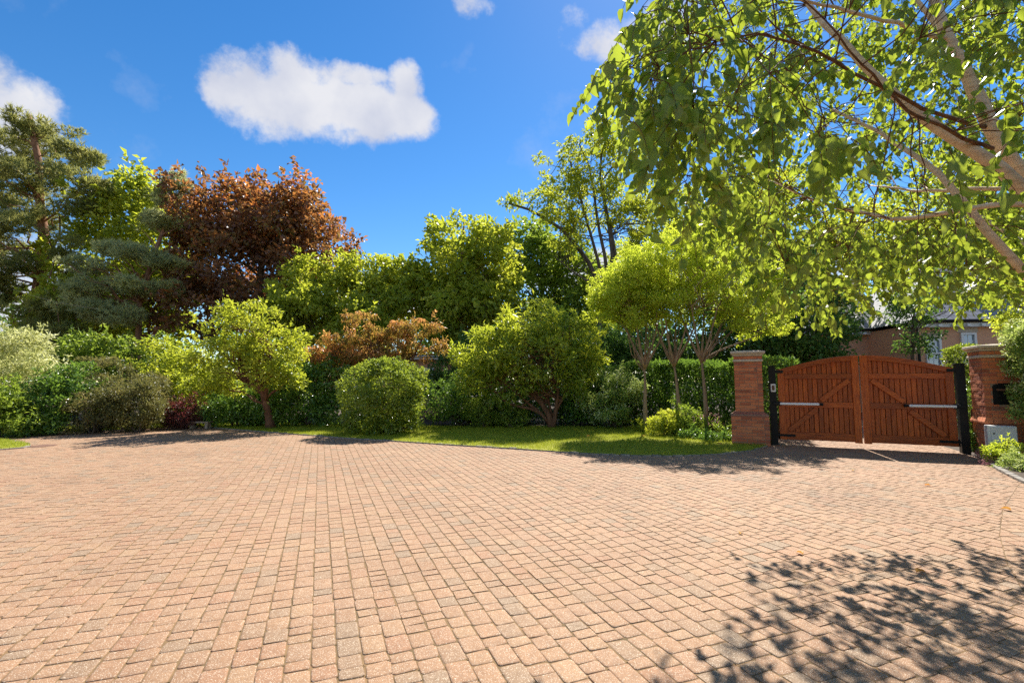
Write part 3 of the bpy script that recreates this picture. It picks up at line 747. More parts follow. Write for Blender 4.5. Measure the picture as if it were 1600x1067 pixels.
def gate_post(P, label, keypad):
    root = empty('gate_post', (P[0], P[1], 0), GANG, label=label, cat='gate post', group='black posts the gate hangs from')
    MB().box((0, .0, .93), (.145, .145, 1.9), bev=.006).build('post', M['black'], root)
    mb = MB().box((0, 0, 1.888), (.165, .165, .02), bev=.004).build('post_cap', M['black'], root)
    sg = 1 if keypad else -1
    MB().box((sg*.10, -.09, .985), (.11, .06, .10), bev=.005).build('bracket', M['black'], root)
    MB().tube([(sg*.105, -.03, .14), (sg*.105, -.03, .30)], .025, 10).build('hinge_pin', M['black'], root, True)
    if keypad:
        k = MB().box((.01, -.085, 1.36), (.105, .024, .19), bev=.006).build('keypad', M['white_paint'], root)
        MB().box((.01, -.099, 1.36), (.058, .006, .12), bev=.002).build('keypad_window', M['iron'], k)
    return root
gate_post(P_L, 'black steel gate post with a white keypad on its face', True)
gate_post(P_R, 'plain black steel gate post beside the letterbox pillar', False)

# ------------------------------------------------------------------ brick pillars, every brick a piece
BR = []
for k in range(5):
    me = MB().box((0, 0, 0), (.215, .1025, .065), bev=.004).mesh('brick')
    for v in me.vertices: v.co += Vector(rng.normal(size=3)*.0016)
    me.materials.append(M['brick']); BR.append(me)
HB = []
for k in range(4):
    me = MB().box((0, 0, 0), (.1025, .1025, .065), bev=.004).mesh('brick')
    for v in me.vertices: v.co += Vector(rng.normal(size=3)*.0016)
    me.materials.append(M['brick']); HB.append(me)
def pillar(pos, label, plinth, letterbox, H=2.27):
    root = empty('brick_pillar', (pos[0], pos[1], 0), GANG, label=label, cat='pillar', group='brick gate pillars')
    def course(z, half, i, skip=None):
        n = max(2, round(2*half/.225)); 
        step = (2*half+.01)/n
        for side in range(4):
            a = side*PI/2
            L = 2*half-.1125
            # each face: bricks from one corner, leaving the other corner to the next face
            xs = []; s = -half; first = .1025 if i % 2 else .215
            while s < half-.1125-.02:
                w = min(.215 if (s > -half+.001 or not i % 2) else .1025, half-.1125-s)
                if w > .03: xs.append((s, w))
                s += w+.01
            for (s0, w) in xs:
                if skip and side == 0 and skip(s0+w/2, z, w): continue
                me = BR[rng.integers(5)] if w > .16 else HB[rng.integers(4)]; base = .215 if w > .16 else .1025
                o = bpy.data.objects.new('brick', me); COL.objects.link(o); o.parent = root
                cx, cy = s0+w/2, -half+.05125+rng.normal()*.0012
                o.location = (cx*math.cos(a)-cy*math.sin(a), cx*math.sin(a)+cy*math.cos(a), z+rng.normal()*.0008); o.rotation_euler.z = a+rng.normal()*.004; o.scale.x = w/base
    hs = .305; hp = .41 if plinth else .312
    z = .0325; i = 0
    while z < .70: course(z, hp, i); z += .075; i += 1
    zc = z-.0375
    # sloped plinth course
    hh = hp+(.0 if plinth else .035)
    mb = MB(); n = 5
    for side in range(4):
        Mx = Matrix.Rotation(side*PI/2, 4, 'Z')
        for k in range(n):
            a0, a1 = -1+2*k/n+.012, -1+2*(k+1)/n-.012
            q = [(a0*hh, -hh, zc), (a1*hh, -hh, zc), (a1*hh, -hh, zc+.03), (a0*hh, -hh, zc+.03), (a0*(hs+.006), -hs-.004, zc+.118), (a1*(hs+.006), -hs-.004, zc+.118)]
            mb.add([Mx @ Vector(v) for v in q], [(0, 1, 2, 3), (3, 2, 5, 4)])
            mb.add([Mx @ Vector(v) for v in [(a0*hh, -hh, zc), (a0*hh, -hh, zc+.03), (a0*(hs+.006), -hs-.004, zc+.118), (a1*hh, -hh, zc), (a1*hh, -hh, zc+.03), (a1*(hs+.006), -hs-.004, zc+.118)]], [(0, 1, 2), (3, 5, 4)])
    mb.build('plinth_course', M['brick'], root)
    z = zc+.125+.0325
    def sk(x, zz, w): return letterbox and -.19 < x < .25+w/2 and 1.03 < zz < 1.50
    top = H-.285
    while z+.03 < top: course(z, hs, i, sk); z += .075; i += 1
    ztop = z-.0375
    MB().box((0, 0, (zc+.05)/2), (2*hp-.012, 2*hp-.012, zc+.05)).build('mortar_core', M['mortar'], root)
    MB().box((0, 0, zc+.06+(ztop-zc-.06)/2), (2*hs-.012, 2*hs-.012, ztop-zc-.06)).build('mortar_core', M['mortar'], root)
    MB().box((0, 0, ztop+.03), (2*hs+.05, 2*hs+.05, .058), bev=.012).build('string_course', M['stone_cap'], root)
    z = ztop+.06+.036
    MB().box((0, 0, ztop+.06+.045), (2*hs-.0, 2*hs-.0, .09)).build('mortar_core', M['mortar'], root)
    course(z+.004, hs+.006, 0)
    zt = ztop+.06+.085
    cap = MB()
    prof = [(hs+.02, 0), (hs+.03, .03), (hs+.055, .045), (hs+.075, .065), (hs+.075, .105), (hs+.06, .115)]
    vs = []; fs = []
    for (r, dz) in prof: vs += [(-r, -r, zt+dz), (r, -r, zt+dz), (r, r, zt+dz), (-r, r, zt+dz)]
    for k in range(len(prof)-1):
        for j in range(4): fs.append((k*4+j, k*4+(j+1) % 4, k*4+4+(j+1) % 4, k*4+4+j))
    fs += [(3, 2, 1, 0)]; b = len(vs); vs.append((0, 0, zt+.15)); m = (len(prof)-1)*4
    for j in range(4): fs.append((m+j, m+(j+1) % 4, b))
    cap.add(vs, fs); cap.build('stone_cap', M['stone_cap'], root)
    if letterbox:
        n = 10; w = .205; z0, z1 = 1.05, 1.41
        poly = [(.03-w, z0), (.03+w, z0), (.03+w, z1)]+[(.03+w*math.cos(t), z1+.07*math.sin(t)) for t in np.linspace(.15, PI-.15, n)]+[(.03-w, z1)]
        lb = MB().prism(poly, -hs-.012, -hs+.10).build('letterbox', M['black'], root)
        MB().box((.03, -hs-.018, 1.345), (.30, .012, .035), bev=.004).build('letter_flap', M['iron'], lb)
        MB().tube([(.03+.13, -hs-.012, 1.16), (.03+.13, -hs-.022, 1.16)], .012, 10).build('lock', M['white_metal'], lb)
        MB().box((.03, -hs+.055, 1.26), (2*w+.08, .085, .46)).build('mortar_core', M['mortar'], root)
    return root
pillar(P_L-GDIR*.53+GNRM*.10, 'free-standing red brick gate pillar with a stepped stone cap, beside the lawn', True, False)
pillar(P_R+GDIR*.52+GNRM*.16, 'red brick gate pillar with a black letterbox let into it, half behind the hedge', False, True, 2.30)

mpos = P_R+GDIR*.33+GNRM*.70
root = empty('meter_box', (mpos[0], mpos[1], 0), GANG-.12, label='pale grey utility meter box low against the letterbox pillar', cat='meter box')
MB().box((0, 0, .40), (.42, .2, .50), bev=.012).build('box', M['meter'], root)
dr = MB().box((.02, -.105, .40), (.36, .018, .45), bev=.006).build('door', M['meter'], root)
MB().box((-.12, -.116, .50), (.03, .01, .025), bev=.003).build('lock', M['black'], dr); MB().box((-.10, -.116, .27), (.03, .01, .025), bev=.003).build('lock', M['black'], dr)

# ================================================================== BUILDINGS beyond the trees
def house():
    e = math.atan2(-.12, .99); root = empty('brick_house', (*at(1330, 560, 24)[:2], 0), R(-7), label='brick house with slate roof and white sash windows, seen over the wooden gate', cat='house')
    o = np.array(root.location); c, s = math.cos(R(-7)), math.sin(R(-7))
    def loc(P): d = P-o; return np.array((d[0]*c+d[1]*s, -d[0]*s+d[1]*c, P[2]))
    def on_wall(px, py, yl):           # where the pixel's ray meets the wall plane local y = yl
        d = ray(px, py); p0 = np.array((0, 0, HCAM))
        l0, l1 = loc(p0), loc(p0+d)
        t = (yl-l0[1])/(l1[1]-l0[1]); q = l0+(l1-l0)*t; return q
    ze = 3.95
    def wing(x0, x1, yf, depth, ridge):
        MB().box(((x0+x1)/2, yf+depth/2, ze/2), (x1-x0, depth, ze)).build('wall', M['brick_wall'], root)
        MB().box(((x0+x1)/2, yf-.10, ze-.02), (x1-x0+.3, .30, .22), bev=.02).build('cornice', M['white_paint'], root)
        cb = MB().box((0, 0, 0), (.14, .12, .1)).mesh('cornice_block')
        for k in np.arange(x0+.3, x1, .55): link('cornice_block', cb, M['white_paint'], root).location = (k, yf-.30, ze-.06)
        MB().tube([(x0-.2, yf-.36, ze+.12), (x1+.2, yf-.36, ze+.12)], .07, 8).build('gutter', M['black'], root)
        rf = MB(); y0, y1 = yf-.38, yf+depth+.38; ym = (y0+y1)/2
        rf.add([(x0-.2, y0, ze+.13), (x1+.2, y0, ze+.13), (x1-3.0, ym, ridge), (x0+3.2, ym, ridge), (x0-.2, y1, ze+.13), (x1+.2, y1, ze+.13)], [(0, 1, 2, 3), (3, 2, 5, 4), (0, 3, 4), (1, 5, 2)])
        return rf.build('roof', M['slate'], root)
    def window(q0, q1, yf, rows=2, cols=2, name='window'):
        x0, x1, z0, z1 = q0[0], q1[0], q1[2], q0[2]
        f = MB(); cx, cz, w, h = (x0+x1)/2, (z0+z1)/2, x1-x0, z1-z0; fw = .09
        for bx in ((x0+fw/2, cz, fw, h), (x1-fw/2, cz, fw, h), (cx, z1-fw/2, w-2*fw, fw), (cx, z0+fw/2, w-2*fw, fw), (cx, cz, w-2*fw, .06)): f.box((bx[0], yf-.03, bx[1]), (bx[2], .12, bx[3]))
        fo = f.build(name, M['white_paint'], root)
        b = MB()
        for k in range(1, cols): b.box((x0+fw+(w-2*fw)*k/cols, yf-.005, cz), (.028, .04, h-2*fw))
        for k in (1, 3): b.box((cx, yf-.003, z0+fw+(h-2*fw)*k/4), (w-2*fw, .035, .026))
        b.build('glazing_bars', M['white_paint'], fo)
        MB().box((cx, yf-.004, cz), (w-2*fw, .02, h-2*fw)).build('pane', M['glass'], fo)
        MB().box((cx, yf-.09, z0-.05), (w+.16, .2, .09)).build('sill', M['white_paint'], fo)
        MB().box((cx, yf-.012, z1+.12), (w+.2, .03, .2)).build('lintel', M['stone_cap'], fo)
    xl = on_wall(1262, 540, 0)[0]; xr = on_wall(1428, 540, 0)[0]; wing(xl, xr, 0, 7.5, 7.6)
    yf2 = -3.2; x2l = on_wall(1428, 540, yf2)[0]; x2r = on_wall(1700, 540, yf2)[0]; r2 = wing(x2l, x2r, yf2, 8, 7.8)
    window(on_wall(1358, 531, 0), on_wall(1381, 575, 0), 0); 
    window(on_wall(1444, 529, yf2), on_wall(1472, 575, yf2), yf2); window(on_wall(1499, 520, yf2), on_wall(1527, 566, yf2), yf2); window(on_wall(1580, 520, yf2), on_wall(1610, 566, yf2), yf2)
    MB().tube([(x2l+.12, yf2-.1, .1), (x2l+.12, yf2-.1, ze-.1)], .05, 8).build('downpipe', M['black'], root)
    # dormer
    q = on_wall(1537, 478, yf2+1.2); dm = MB().box((q[0], yf2+2.0, q[2]-.2), (1.3, 1.6, 1.5)).build('dormer', M['white_paint'], root)
    MB().box((q[0], yf2+1.19, q[2]-.1), (.85, .03, .9)).build('dormer_pane', M['glass'], dm)
    MB().add([(q[0]-.85, yf2+1.0, q[2]+.55), (q[0]+.85, yf2+1.0, q[2]+.55), (q[0]+.85, yf2+4, q[2]+.55), (q[0]-.85, yf2+4, q[2]+.55), (q[0], yf2+1.0, q[2]+1.25), (q[0], yf2+4.2, q[2]+1.25)],
             [(0, 3, 2, 1), (0, 4, 5, 3), (1, 2, 5, 4), (0, 1, 4), (2, 3, 5)]).build('dormer_roof', M['slate'], dm)
house()
def garden_room():
    P = at(648, 600, 21); root = empty('garden_building', (P[0], P[1], 0), R(4), label='low red brick garden building glimpsed behind the round clipped bush', cat='outbuilding')
    MB().box((0, 1.5, 1.3), (3.6, 3, 2.6)).build('wall', M['brick_wall'], root)
    MB().add([(-2, -.3, 2.6), (2, -.3, 2.6), (2, 1.5, 2.75), (-2, 1.5, 2.75), (2, 3.3, 2.6), (-2, 3.3, 2.6)], [(0, 1, 2, 3), (3, 2, 4, 5), (0, 3, 5), (1, 4, 2)]).build('roof', M['slate'], root)
    MB().box((0, -.16, 2.55), (3.9, .12, .16)).build('fascia', M['white_paint'], root)
    f = MB().box((.55, -.03, 1.75), (.55, .1, .75)).build('window', M['white_paint'], root); MB().box((.55, -.09, 1.75), (.40, .03, .6)).build('pane', M['glass'], f)
garden_room()

# ================================================================== BACKGROUND TREES
def gz(px, Y): p = at(px, 600, Y); p[2] = 0; return p
def tr(*pts): return [at(x, y, Y) for x, y, Y in pts]
NL = 1.0

# tall pine at the left
Yp = 28
pine_bl = [ell(-20, 245, 70, 22, Yp), ell(55, 222, 52, 18, Yp+1), ell(112, 245, 38, 20, Yp-.5), ell(40, 188, 24, 12, Yp), ell(92, 203, 28, 12, Yp), ell(128, 292, 34, 15, Yp-1), ell(40, 268, 50, 14, Yp-1.5), ell(-20, 300, 55, 18, Yp), ell(95, 272, 30, 12, Yp+1),
           ell(118, 330, 40, 13, Yp-1), ell(12, 352, 36, 12, Yp-2), ell(100, 372, 34, 11, Yp-2), ell(5, 408, 40, 10, Yp-2), ell(112, 405, 24, 8, Yp-1), ell(-30, 462, 50, 14, Yp-1), ell(-60, 380, 60, 30, Yp), ell(25, 480, 30, 8, Yp-2), ell(25, 328, 45, 10, Yp-1), ell(78, 300, 36, 10, Yp), ell(0, 440, 34, 10, Yp-1), ell(70, 345, 24, 8, Yp+1), ell(-10, 375, 40, 10, Yp), ell(130, 440, 30, 9, Yp), ell(120, 465, 30, 9, Yp), ell(95, 488, 48, 13, Yp-2), ell(100, 520, 60, 16, Yp-2.5), ell(70, 545, 60, 20, Yp-2)]
plant('pine_tree', 'tall orange-barked pine at the far left edge, highest of the left-hand trees', 'tree', pine_bl, gz(50, Yp), 'needle', 400, 13500, .27, .042, .46, tr((48, 600, Yp), (50, 520, Yp), (62, 440, Yp), (70, 380, Yp), (62, 320, Yp), (60, 250, Yp), (45, 180, Yp)), .42, 'bark_pine', 75, .09, .3, kind='needle', flat=.5, up=.5, outw=.5)
# blue-green pine in front of the maple
Yq = 24.5
bp = [ell(271, 283, 12, 18, Yq+2), ell(262, 312, 24, 10, Yq+2), ell(225, 347, 42, 9, Yq+1), ell(275, 350, 25, 9, Yq+1.5), ell(215, 398, 48, 11, Yq), ell(180, 388, 25, 8, Yq), ell(138, 414, 36, 9, Yq-1), ell(250, 412, 34, 9, Yq), ell(170, 446, 62, 10, Yq-1), ell(255, 452, 40, 9, Yq), ell(108, 470, 34, 9, Yq-1), ell(160, 486, 45, 8, Yq-1.2)]
plant('pine_tree', 'blue-green pine with a thin bare trunk, between the tall pine and the copper tree', 'tree', bp, gz(212, Yq), 'bluen', 150, 6000, .22, .034, .36, tr((214, 620, Yq), (216, 540, Yq), (218, 470, Yq), (240, 400, Yq+.5), (262, 340, Yq+1.4), (271, 268, Yq+2)), .17, 'bark_pine', 80, .07, .3, kind='needle', flat=.5, up=.5, outw=.5)
# bright maple behind
plant('maple_tree', 'bright green leafy tree rising between the two left-hand pines', 'tree',
      [ell(200, 330, 45, 55, 29), ell(155, 330, 25, 40, 29), ell(230, 300, 22, 30, 29), ell(215, 285, 14, 16, 29), ell(250, 380, 50, 60, 29), ell(160, 410, 60, 60, 29), ell(230, 470, 90, 70, 28), ell(130, 500, 70, 60, 28)], gz(205, 29), 'bright', 260, 15000, .30, .22, .75,
      tr((205, 610, 29), (205, 480, 29), (205, 340, 29)), .25, 'bark', 50, .08, up=.8)
# copper tree
plant('copper_maple_tree', 'broad copper-leaved tree with orange-red top shoots, left of the gap of sky', 'tree',
      [ell(350, 345, 80, 58, 28), ell(430, 350, 80, 62, 28), ell(495, 385, 62, 55, 28), ell(310, 400, 55, 60, 27), ell(400, 430, 120, 70, 28), ell(310, 480, 70, 60, 26.5), ell(480, 440, 70, 50, 28), ell(360, 310, 40, 25, 28), ell(460, 308, 40, 22, 28)], gz(400, 28), 'copper', 430, 27000, .25, .19, .62,
      tr((400, 620, 28), (402, 500, 28), (410, 400, 28), (415, 320, 28)), .35, 'bark', 110, .11, .15, tipk=.6, up=.6, shell=.45)
# leafy birch-green tree behind the orange shrub
plant('hazel_tree', 'fresh green bushy tree behind the orange-leaved shrub, under the gap of sky', 'tree',
      [ell(455, 455, 26, 30, 24.5), ell(482, 432, 30, 26, 24.5), ell(530, 452, 34, 30, 24.5), ell(520, 425, 12, 18, 24.5), ell(560, 435, 20, 28, 24.5), ell(588, 432, 12, 28, 24.5), ell(605, 470, 36, 34, 24.5), ell(628, 428, 11, 18, 24.5), ell(640, 470, 22, 34, 24.5), ell(480, 500, 52, 44, 23.5), ell(560, 510, 60, 50, 23.5), ell(440, 500, 30, 40, 23.5)], gz(540, 24.5), 'bright', 300, 21000, .21, .145, .5,
      tr((545, 610, 24.5), (545, 540, 24.5), (550, 450, 24.5)), .14, 'bark', 60, .05, up=.9)
# chestnut in the middle
plant('chestnut_tree', 'rounded mid-green tree with pale forked stems, right of the gap of sky', 'tree',
      [ell(722, 375, 55, 40, 25.5), ell(765, 392, 42, 45, 25.5), ell(700, 420, 52, 48, 25.0), ell(735, 460, 65, 45, 25.0), ell(690, 480, 45, 40, 24.5), ell(660, 440, 20, 30, 25.5), ell(770, 470, 50, 45, 25.5), ell(690, 525, 40, 30, 24.0)], gz(712, 24.5), 'bright', 260, 14500, .28, .17, .56,
      tr((712, 620, 24.5), (712, 560, 24.5), (712, 490, 24.5), (722, 400, 25.0), (725, 345, 25.5)), .17, 'bark_light', 60, .07, .25, extra_trunks=[(tr((711, 590, 24.5), (700, 540, 24.5), (682, 505, 24.5), (665, 470, 25.0)), .08), (tr((715, 545, 24.5), (735, 520, 24.5), (770, 495, 25.0)), .06)], up=.8, droop=.25)
# darker tree behind it
plant('lime_tree', 'dark green tree standing behind, left of the tall open bare-stemmed tree', 'tree',
      [ell(840, 400, 55, 45, 30), ell(880, 430, 60, 50, 30), ell(820, 450, 60, 50, 30), ell(900, 480, 60, 50, 29), ell(830, 370, 30, 25, 30), ell(960, 470, 50, 60, 31), ell(850, 520, 80, 40, 29)], gz(850, 30), 'mid', 260, 15500, .27, .20, .7,
      tr((850, 620, 30), (850, 500, 30), (845, 390, 30)), .25, 'bark', 70, .08, .2, up=.8)
# tall open tree
Yo = 26
op = [ell(900, 240, 38, 28, Yo), ell(945, 215, 42, 26, Yo), ell(985, 235, 36, 34, Yo), ell(875, 290, 38, 26, Yo), ell(930, 285, 45, 30, Yo), ell(990, 300, 40, 35, Yo), ell(836, 316, 36, 11, Yo), ell(803, 320, 18, 7, Yo), ell(900, 350, 30, 14, Yo), ell(870, 335, 32, 18, Yo), ell(930, 335, 42, 20, Yo), ell(1010, 350, 45, 40, Yo+1), ell(1030, 400, 45, 50, Yo+1), ell(850, 250, 10, 10, Yo), ell(990, 390, 30, 30, Yo+1), ell(1070, 330, 40, 50, Yo+1), ell(890, 380, 30, 20, Yo)]
S1 = tr((940, 600, Yo), (936, 500, Yo), (936, 445, Yo), (915, 400, Yo), (880, 360, Yo), (835, 330, Yo), (795, 318, Yo))
plant('open_tree', 'tall airy tree with long bare curving stems, highest in the middle', 'tree', op, gz(945, Yo), 'bright', 340, 18000, .21, .10, .36,
      S1, .20, 'bark', 70, .045, .4,
      extra_trunks=[(tr((945, 470, Yo), (940, 430, Yo), (930, 390, Yo), (915, 340, Yo), (905, 300, Yo), (890, 250, Yo)), .11), (tr((948, 470, Yo), (950, 420, Yo), (938, 370, Yo), (930, 320, Yo), (925, 270, Yo), (905, 225, Yo)), .12),
                    (tr((950, 480, Yo), (957, 400, Yo), (950, 340, Yo), (940, 300, Yo), (935, 260, Yo), (950, 205, Yo)), .13), (tr((952, 480, Yo), (962, 400, Yo), (950, 330, Yo), (935, 290, Yo), (965, 250, Yo), (1000, 230, Yo)), .10), (tr((940, 490, Yo), (920, 440, Yo), (895, 425, Yo), (865, 400, Yo)), .08)], up=.6, shell=.3, droop=.2)
# dark trees by the house
plant('evergreen_tree', 'dark dense evergreen between the trio of clipped-stem trees and the brick house', 'tree',
      [ell(1225, 480, 50, 45, 18), ell(1270, 520, 55, 50, 18), ell(1200, 540, 50, 50, 18), ell(1290, 565, 32, 36, 17.5), ell(1240, 580, 60, 40, 17.5), ell(1300, 490, 30, 30, 19), ell(1150, 500, 60, 60, 19), ell(1240, 430, 50, 40, 20)], gz(1250, 18), 'dark', 300, 15500, .15, .10, .42, tr((1250, 620, 18), (1250, 520, 18), (1245, 450, 18)), .15, 'bark', 30, .05, up=.8)
plant('small_tree', 'small loose dark-leaved tree in front of the brick house, above the right gate leaf', 'tree',
      [ell(1420, 485, 34, 26, 17), ell(1440, 512, 26, 20, 17), ell(1415, 535, 18, 14, 17), ell(1442, 540, 18, 12, 17), ell(1430, 455, 45, 30, 17), ell(1490, 465, 28, 22, 18)], gz(1425, 17), 'dark', 85, 2600, .13, .075, .3, tr((1428, 640, 17), (1425, 540, 17), (1430, 460, 17)), .07, 'bark', 45, .03, .3, up=.8)
plant('golden_tree', 'yellow-leaved tree at the right edge above the hedge', 'tree',
      [ell(1580, 440, 40, 45, 10.5), ell(1560, 480, 28, 25, 10.5), ell(1625, 470, 50, 60, 10.5), ell(1600, 400, 40, 40, 11)], gz(1640, 10.5), 'yellow', 130, 4200, .085, .055, .22, tr((1640, 680, 10.5), (1640, 560, 10.5), (1620, 440, 10.5)), .06, 'bark', 35, .025, up=.8)
plant('ash_tree', 'bright leafy tree behind the trio of thin-stemmed trees, seen through the overhanging birch', 'tree',
      [ell(1120, 380, 60, 60, 25), ell(1190, 340, 70, 60, 25), ell(1260, 370, 60, 60, 25), ell(1180, 440, 80, 50, 25), ell(1290, 430, 50, 50, 25), ell(1220, 290, 40, 30, 25)], gz(1190, 25), 'bright', 260, 14000, .27, .17, .6,
      tr((1190, 610, 25), (1190, 500, 25), (1200, 340, 25)), .22, 'bark', 50, .07, up=.8)
plant('ash_tree', 'bright leafy tree rising behind the roof of the brick house', 'tree',
      [ell(1400, 360, 70, 60, 37), ell(1480, 330, 80, 70, 37), ell(1560, 370, 70, 60, 37), ell(1450, 420, 90, 50, 37), ell(1620, 400, 80, 60, 37)], gz(1480, 37), 'bright', 260, 14000, .38, .25, .9,
      tr((1480, 610, 37), (1480, 460, 37), (1480, 330, 37)), .3, 'bark', 40, .1, up=.8)
# leafy backdrop far behind: one mass
def backdrop():
    bl = [(np.array((x, 36+3*math.sin(x*.7), 3.0)), np.array((3.8, 2.4, 4.6+.9*math.sin(x*1.3)))) for x in np.arange(-46, 60, 4.2)]
    cl = clumps_in(bl, 1000, .85, .5); V, F, A = foliage(cl, 42000, .36, .27, up=.7); V[:, 2] = np.maximum(V[:, 2], .02)
    link('far_undergrowth', mesh_np('far_undergrowth', V, F, A), LM['dark'], kind='stuff', label='dark belt of undergrowth far behind the garden trees')
backdrop()

# ================================================================== SHRUBS of the border, left to right
def shrub(name, label, blobs, bpx, bY, leaf, ncl, nl, L, w, cr, cat='shrub', **k):
    k.setdefault('stems', 10); k.setdefault('lr', .03)
    return plant(name, label, cat, blobs, gz(bpx, bY), leaf, ncl, nl, L, w, cr, crown='foliage', **k)
shrub('flowering_shrub', 'large shrub with creamy pale flower heads at the left edge', [ell(20, 555, 50, 45, 15.5), ell(-40, 560, 60, 60, 15.5), ell(70, 590, 38, 28, 15), ell(15, 600, 55, 40, 15)], 15, 15, 'cream', 260, 13000, .11, .05, .26, up=.9)
shrub('round_shrub', 'low fresh green shrub at the left edge under the cream-flowered shrub', [ell(5, 645, 38, 32, 13.3), ell(-40, 640, 45, 38, 13.3)], 0, 13.3, 'mid', 95, 5500, .10, .05, .2, up=.8)
shrub('laurel_shrub', 'glossy dark green shrub between the low fresh green shrub and the olive-brown domes', [ell(80, 635, 42, 40, 14.3), ell(65, 650, 35, 28, 14), ell(108, 600, 35, 30, 14.8)], 82, 14.3, 'laurel', 130, 8000, .10, .05, .2, up=.8)
shrub('domed_shrub', 'tall olive-brown domed shrub behind its two lower neighbours', [ell(165, 600, 58, 45, 15.8), ell(205, 620, 48, 42, 15.6)], 170, 15.8, 'olive', 150, 10000, .085, .04, .2, up=.8, shell=.6, shoots=False)
shrub('domed_shrub', 'left one of the two low olive-brown domed shrubs, next to the dark laurel', [ell(147, 642, 36, 32, 14.4)], 147, 14.4, 'olive', 85, 5500, .075, .035, .17, up=.8, shell=.6, shoots=False)
shrub('domed_shrub', 'right one of the two olive-brown domed shrubs, next to the little purple maple', [ell(214, 634, 34, 38, 14.8)], 214, 14.8, 'olive', 100, 7500, .075, .035, .18, up=.8, shell=.6, shoots=False)
shrub('leafy_shrub', 'loose yellow-green shrub behind the little purple maple', [ell(285, 590, 50, 50, 17.5), ell(330, 610, 45, 45, 17.5), ell(250, 560, 40, 30, 18), ell(265, 635, 30, 30, 18)], 290, 17.5, 'bright', 170, 9000, .13, .075, .28, up=.8)
shrub('leafy_shrub', 'mid-green shrub behind the olive-brown domes, in front of the bare pine trunk', [ell(215, 560, 48, 34, 18.5), ell(150, 550, 50, 32, 18.5), ell(110, 565, 40, 30, 18)], 190, 18.5, 'mid', 140, 7500, .14, .07, .3, up=.8)
shrub('purple_maple', 'small purple-red dome of fine leaves beside the stone bench', [ell(290, 645, 26, 17, 15.9), ell(285, 655, 24, 13, 15.8)], 289, 15.9, 'purple', 70, 5200, .075, .022, .16, up=.5, droop=.5, shell=.6)
shrub('laurel_shrub', 'dark broad shrub behind the leaning trunk of the yellow-green tree', [ell(370, 635, 50, 38, 16.6), ell(415, 640, 45, 32, 16.8), ell(350, 650, 36, 24, 16.4)], 375, 16.6, 'laurel', 130, 8000, .11, .055, .22, up=.8)
shrub('laurel_shrub', 'dark glossy shrub filling between the leaning tree and the round clipped bush', [ell(475, 625, 50, 48, 16.8), ell(515, 640, 36, 34, 16.4), ell(450, 590, 40, 38, 17.2), ell(525, 600, 36, 40, 17)], 480, 16.8, 'laurel', 180, 9500, .12, .06, .24, up=.8)
# leaning yellow-green tree
Yl = 15.2
plant('strawberry_tree', 'small spreading yellow-green tree with a leaning orange-brown trunk on the lawn edge', 'tree',
      [ell(390, 520, 62, 42, Yl), ell(340, 555, 42, 34, Yl), ell(430, 550, 42, 40, Yl), ell(375, 580, 60, 30, Yl), ell(330, 590, 30, 24, Yl), ell(395, 490, 30, 18, Yl), ell(450, 575, 25, 30, Yl)], G(423, 669), 'bright', 150, 9500, .12, .06, .25,
      tr((423, 669, 15.7), (418, 640, 15.6), (411, 615, 15.5), (403, 590, 15.3), (395, 540, Yl)), .13, 'bark_red', 55, .05, .3, extra_trunks=[(tr((414, 625, 15.5), (417, 605, 15.4), (420, 575, 15.2), (428, 540, 15)), .07), (tr((411, 615, 15.5), (398, 602, 15.4), (375, 590, 15.3)), .06)], up=.9)
# orange-bronze drooping shrub
plant('pieris_tree', 'spreading shrub with drooping leaves flushed orange and bronze', 'small tree',
      [ell(545, 530, 44, 13, 17.5), ell(508, 560, 24, 22, 17.4), ell(560, 494, 30, 9, 17.7), ell(600, 515, 24, 9, 17.6), ell(642, 512, 44, 13, 17.7), ell(676, 545, 20, 16, 17.5), ell(585, 558, 36, 16, 17.4), ell(500, 595, 14, 18, 17.3), ell(625, 540, 34, 12, 17.6), ell(545, 580, 24, 14, 17.4)], gz(630, 17.7), 'bronze', 210, 12500, .13, .045, .2,
      tr((628, 640, 17.7), (632, 590, 17.7), (645, 560, 17.7), (660, 530, 17.7)), .09, 'bark_red', 55, .04, .3, extra_trunks=[(tr((630, 610, 17.7), (610, 570, 17.6), (570, 545, 17.5)), .06)], droop=1.1, outw=.4, up=.3, tipk=.6, spread=.5)
# round clipped bush
shrub('clipped_bush', 'big round clipped bush of bright glossy leaves standing on the lawn', [ell(590, 620, 56, 56, 14.2), ell(615, 614, 50, 52, 14.2), ell(599, 642, 62, 38, 14.15)], 597, 14.2, 'laurelbright', 420, 17000, .095, .05, .14, up=.7, shell=.74, flat=.9, shoots=False)
shrub('laurel_shrub', 'dark leafy shrub between the round clipped bush and the many-stemmed rhododendron', [ell(695, 625, 42, 42, 16.6), ell(735, 620, 40, 40, 17), ell(780, 630, 42, 38, 17.4), ell(820, 630, 45, 38, 17.8)], 720, 16.8, 'laurel', 210, 11500, .105, .05, .2, up=.8)
shrub('azalea', 'left of two low yellow-green bushes under the many-stemmed rhododendron', [ell(750, 645, 28, 24, 16.1)], 750, 16.1, 'mid', 60, 3400, .07, .032, .14, up=.8)
shrub('azalea', 'right of two low yellow-green bushes, beside the gnarled stems of the rhododendron', [ell(800, 652, 24, 18, 16)], 800, 16, 'mid', 45, 2600, .07, .032, .13, up=.8)
shrub('holly_shrub', 'very dark shrub behind the round clipped bush, beside the garden building', [ell(708, 580, 36, 30, 19.4), ell(745, 570, 30, 30, 19.6), ell(675, 600, 24, 16, 19.2)], 705, 19.4, 'dark', 110, 6000, .12, .07, .25, up=.8)
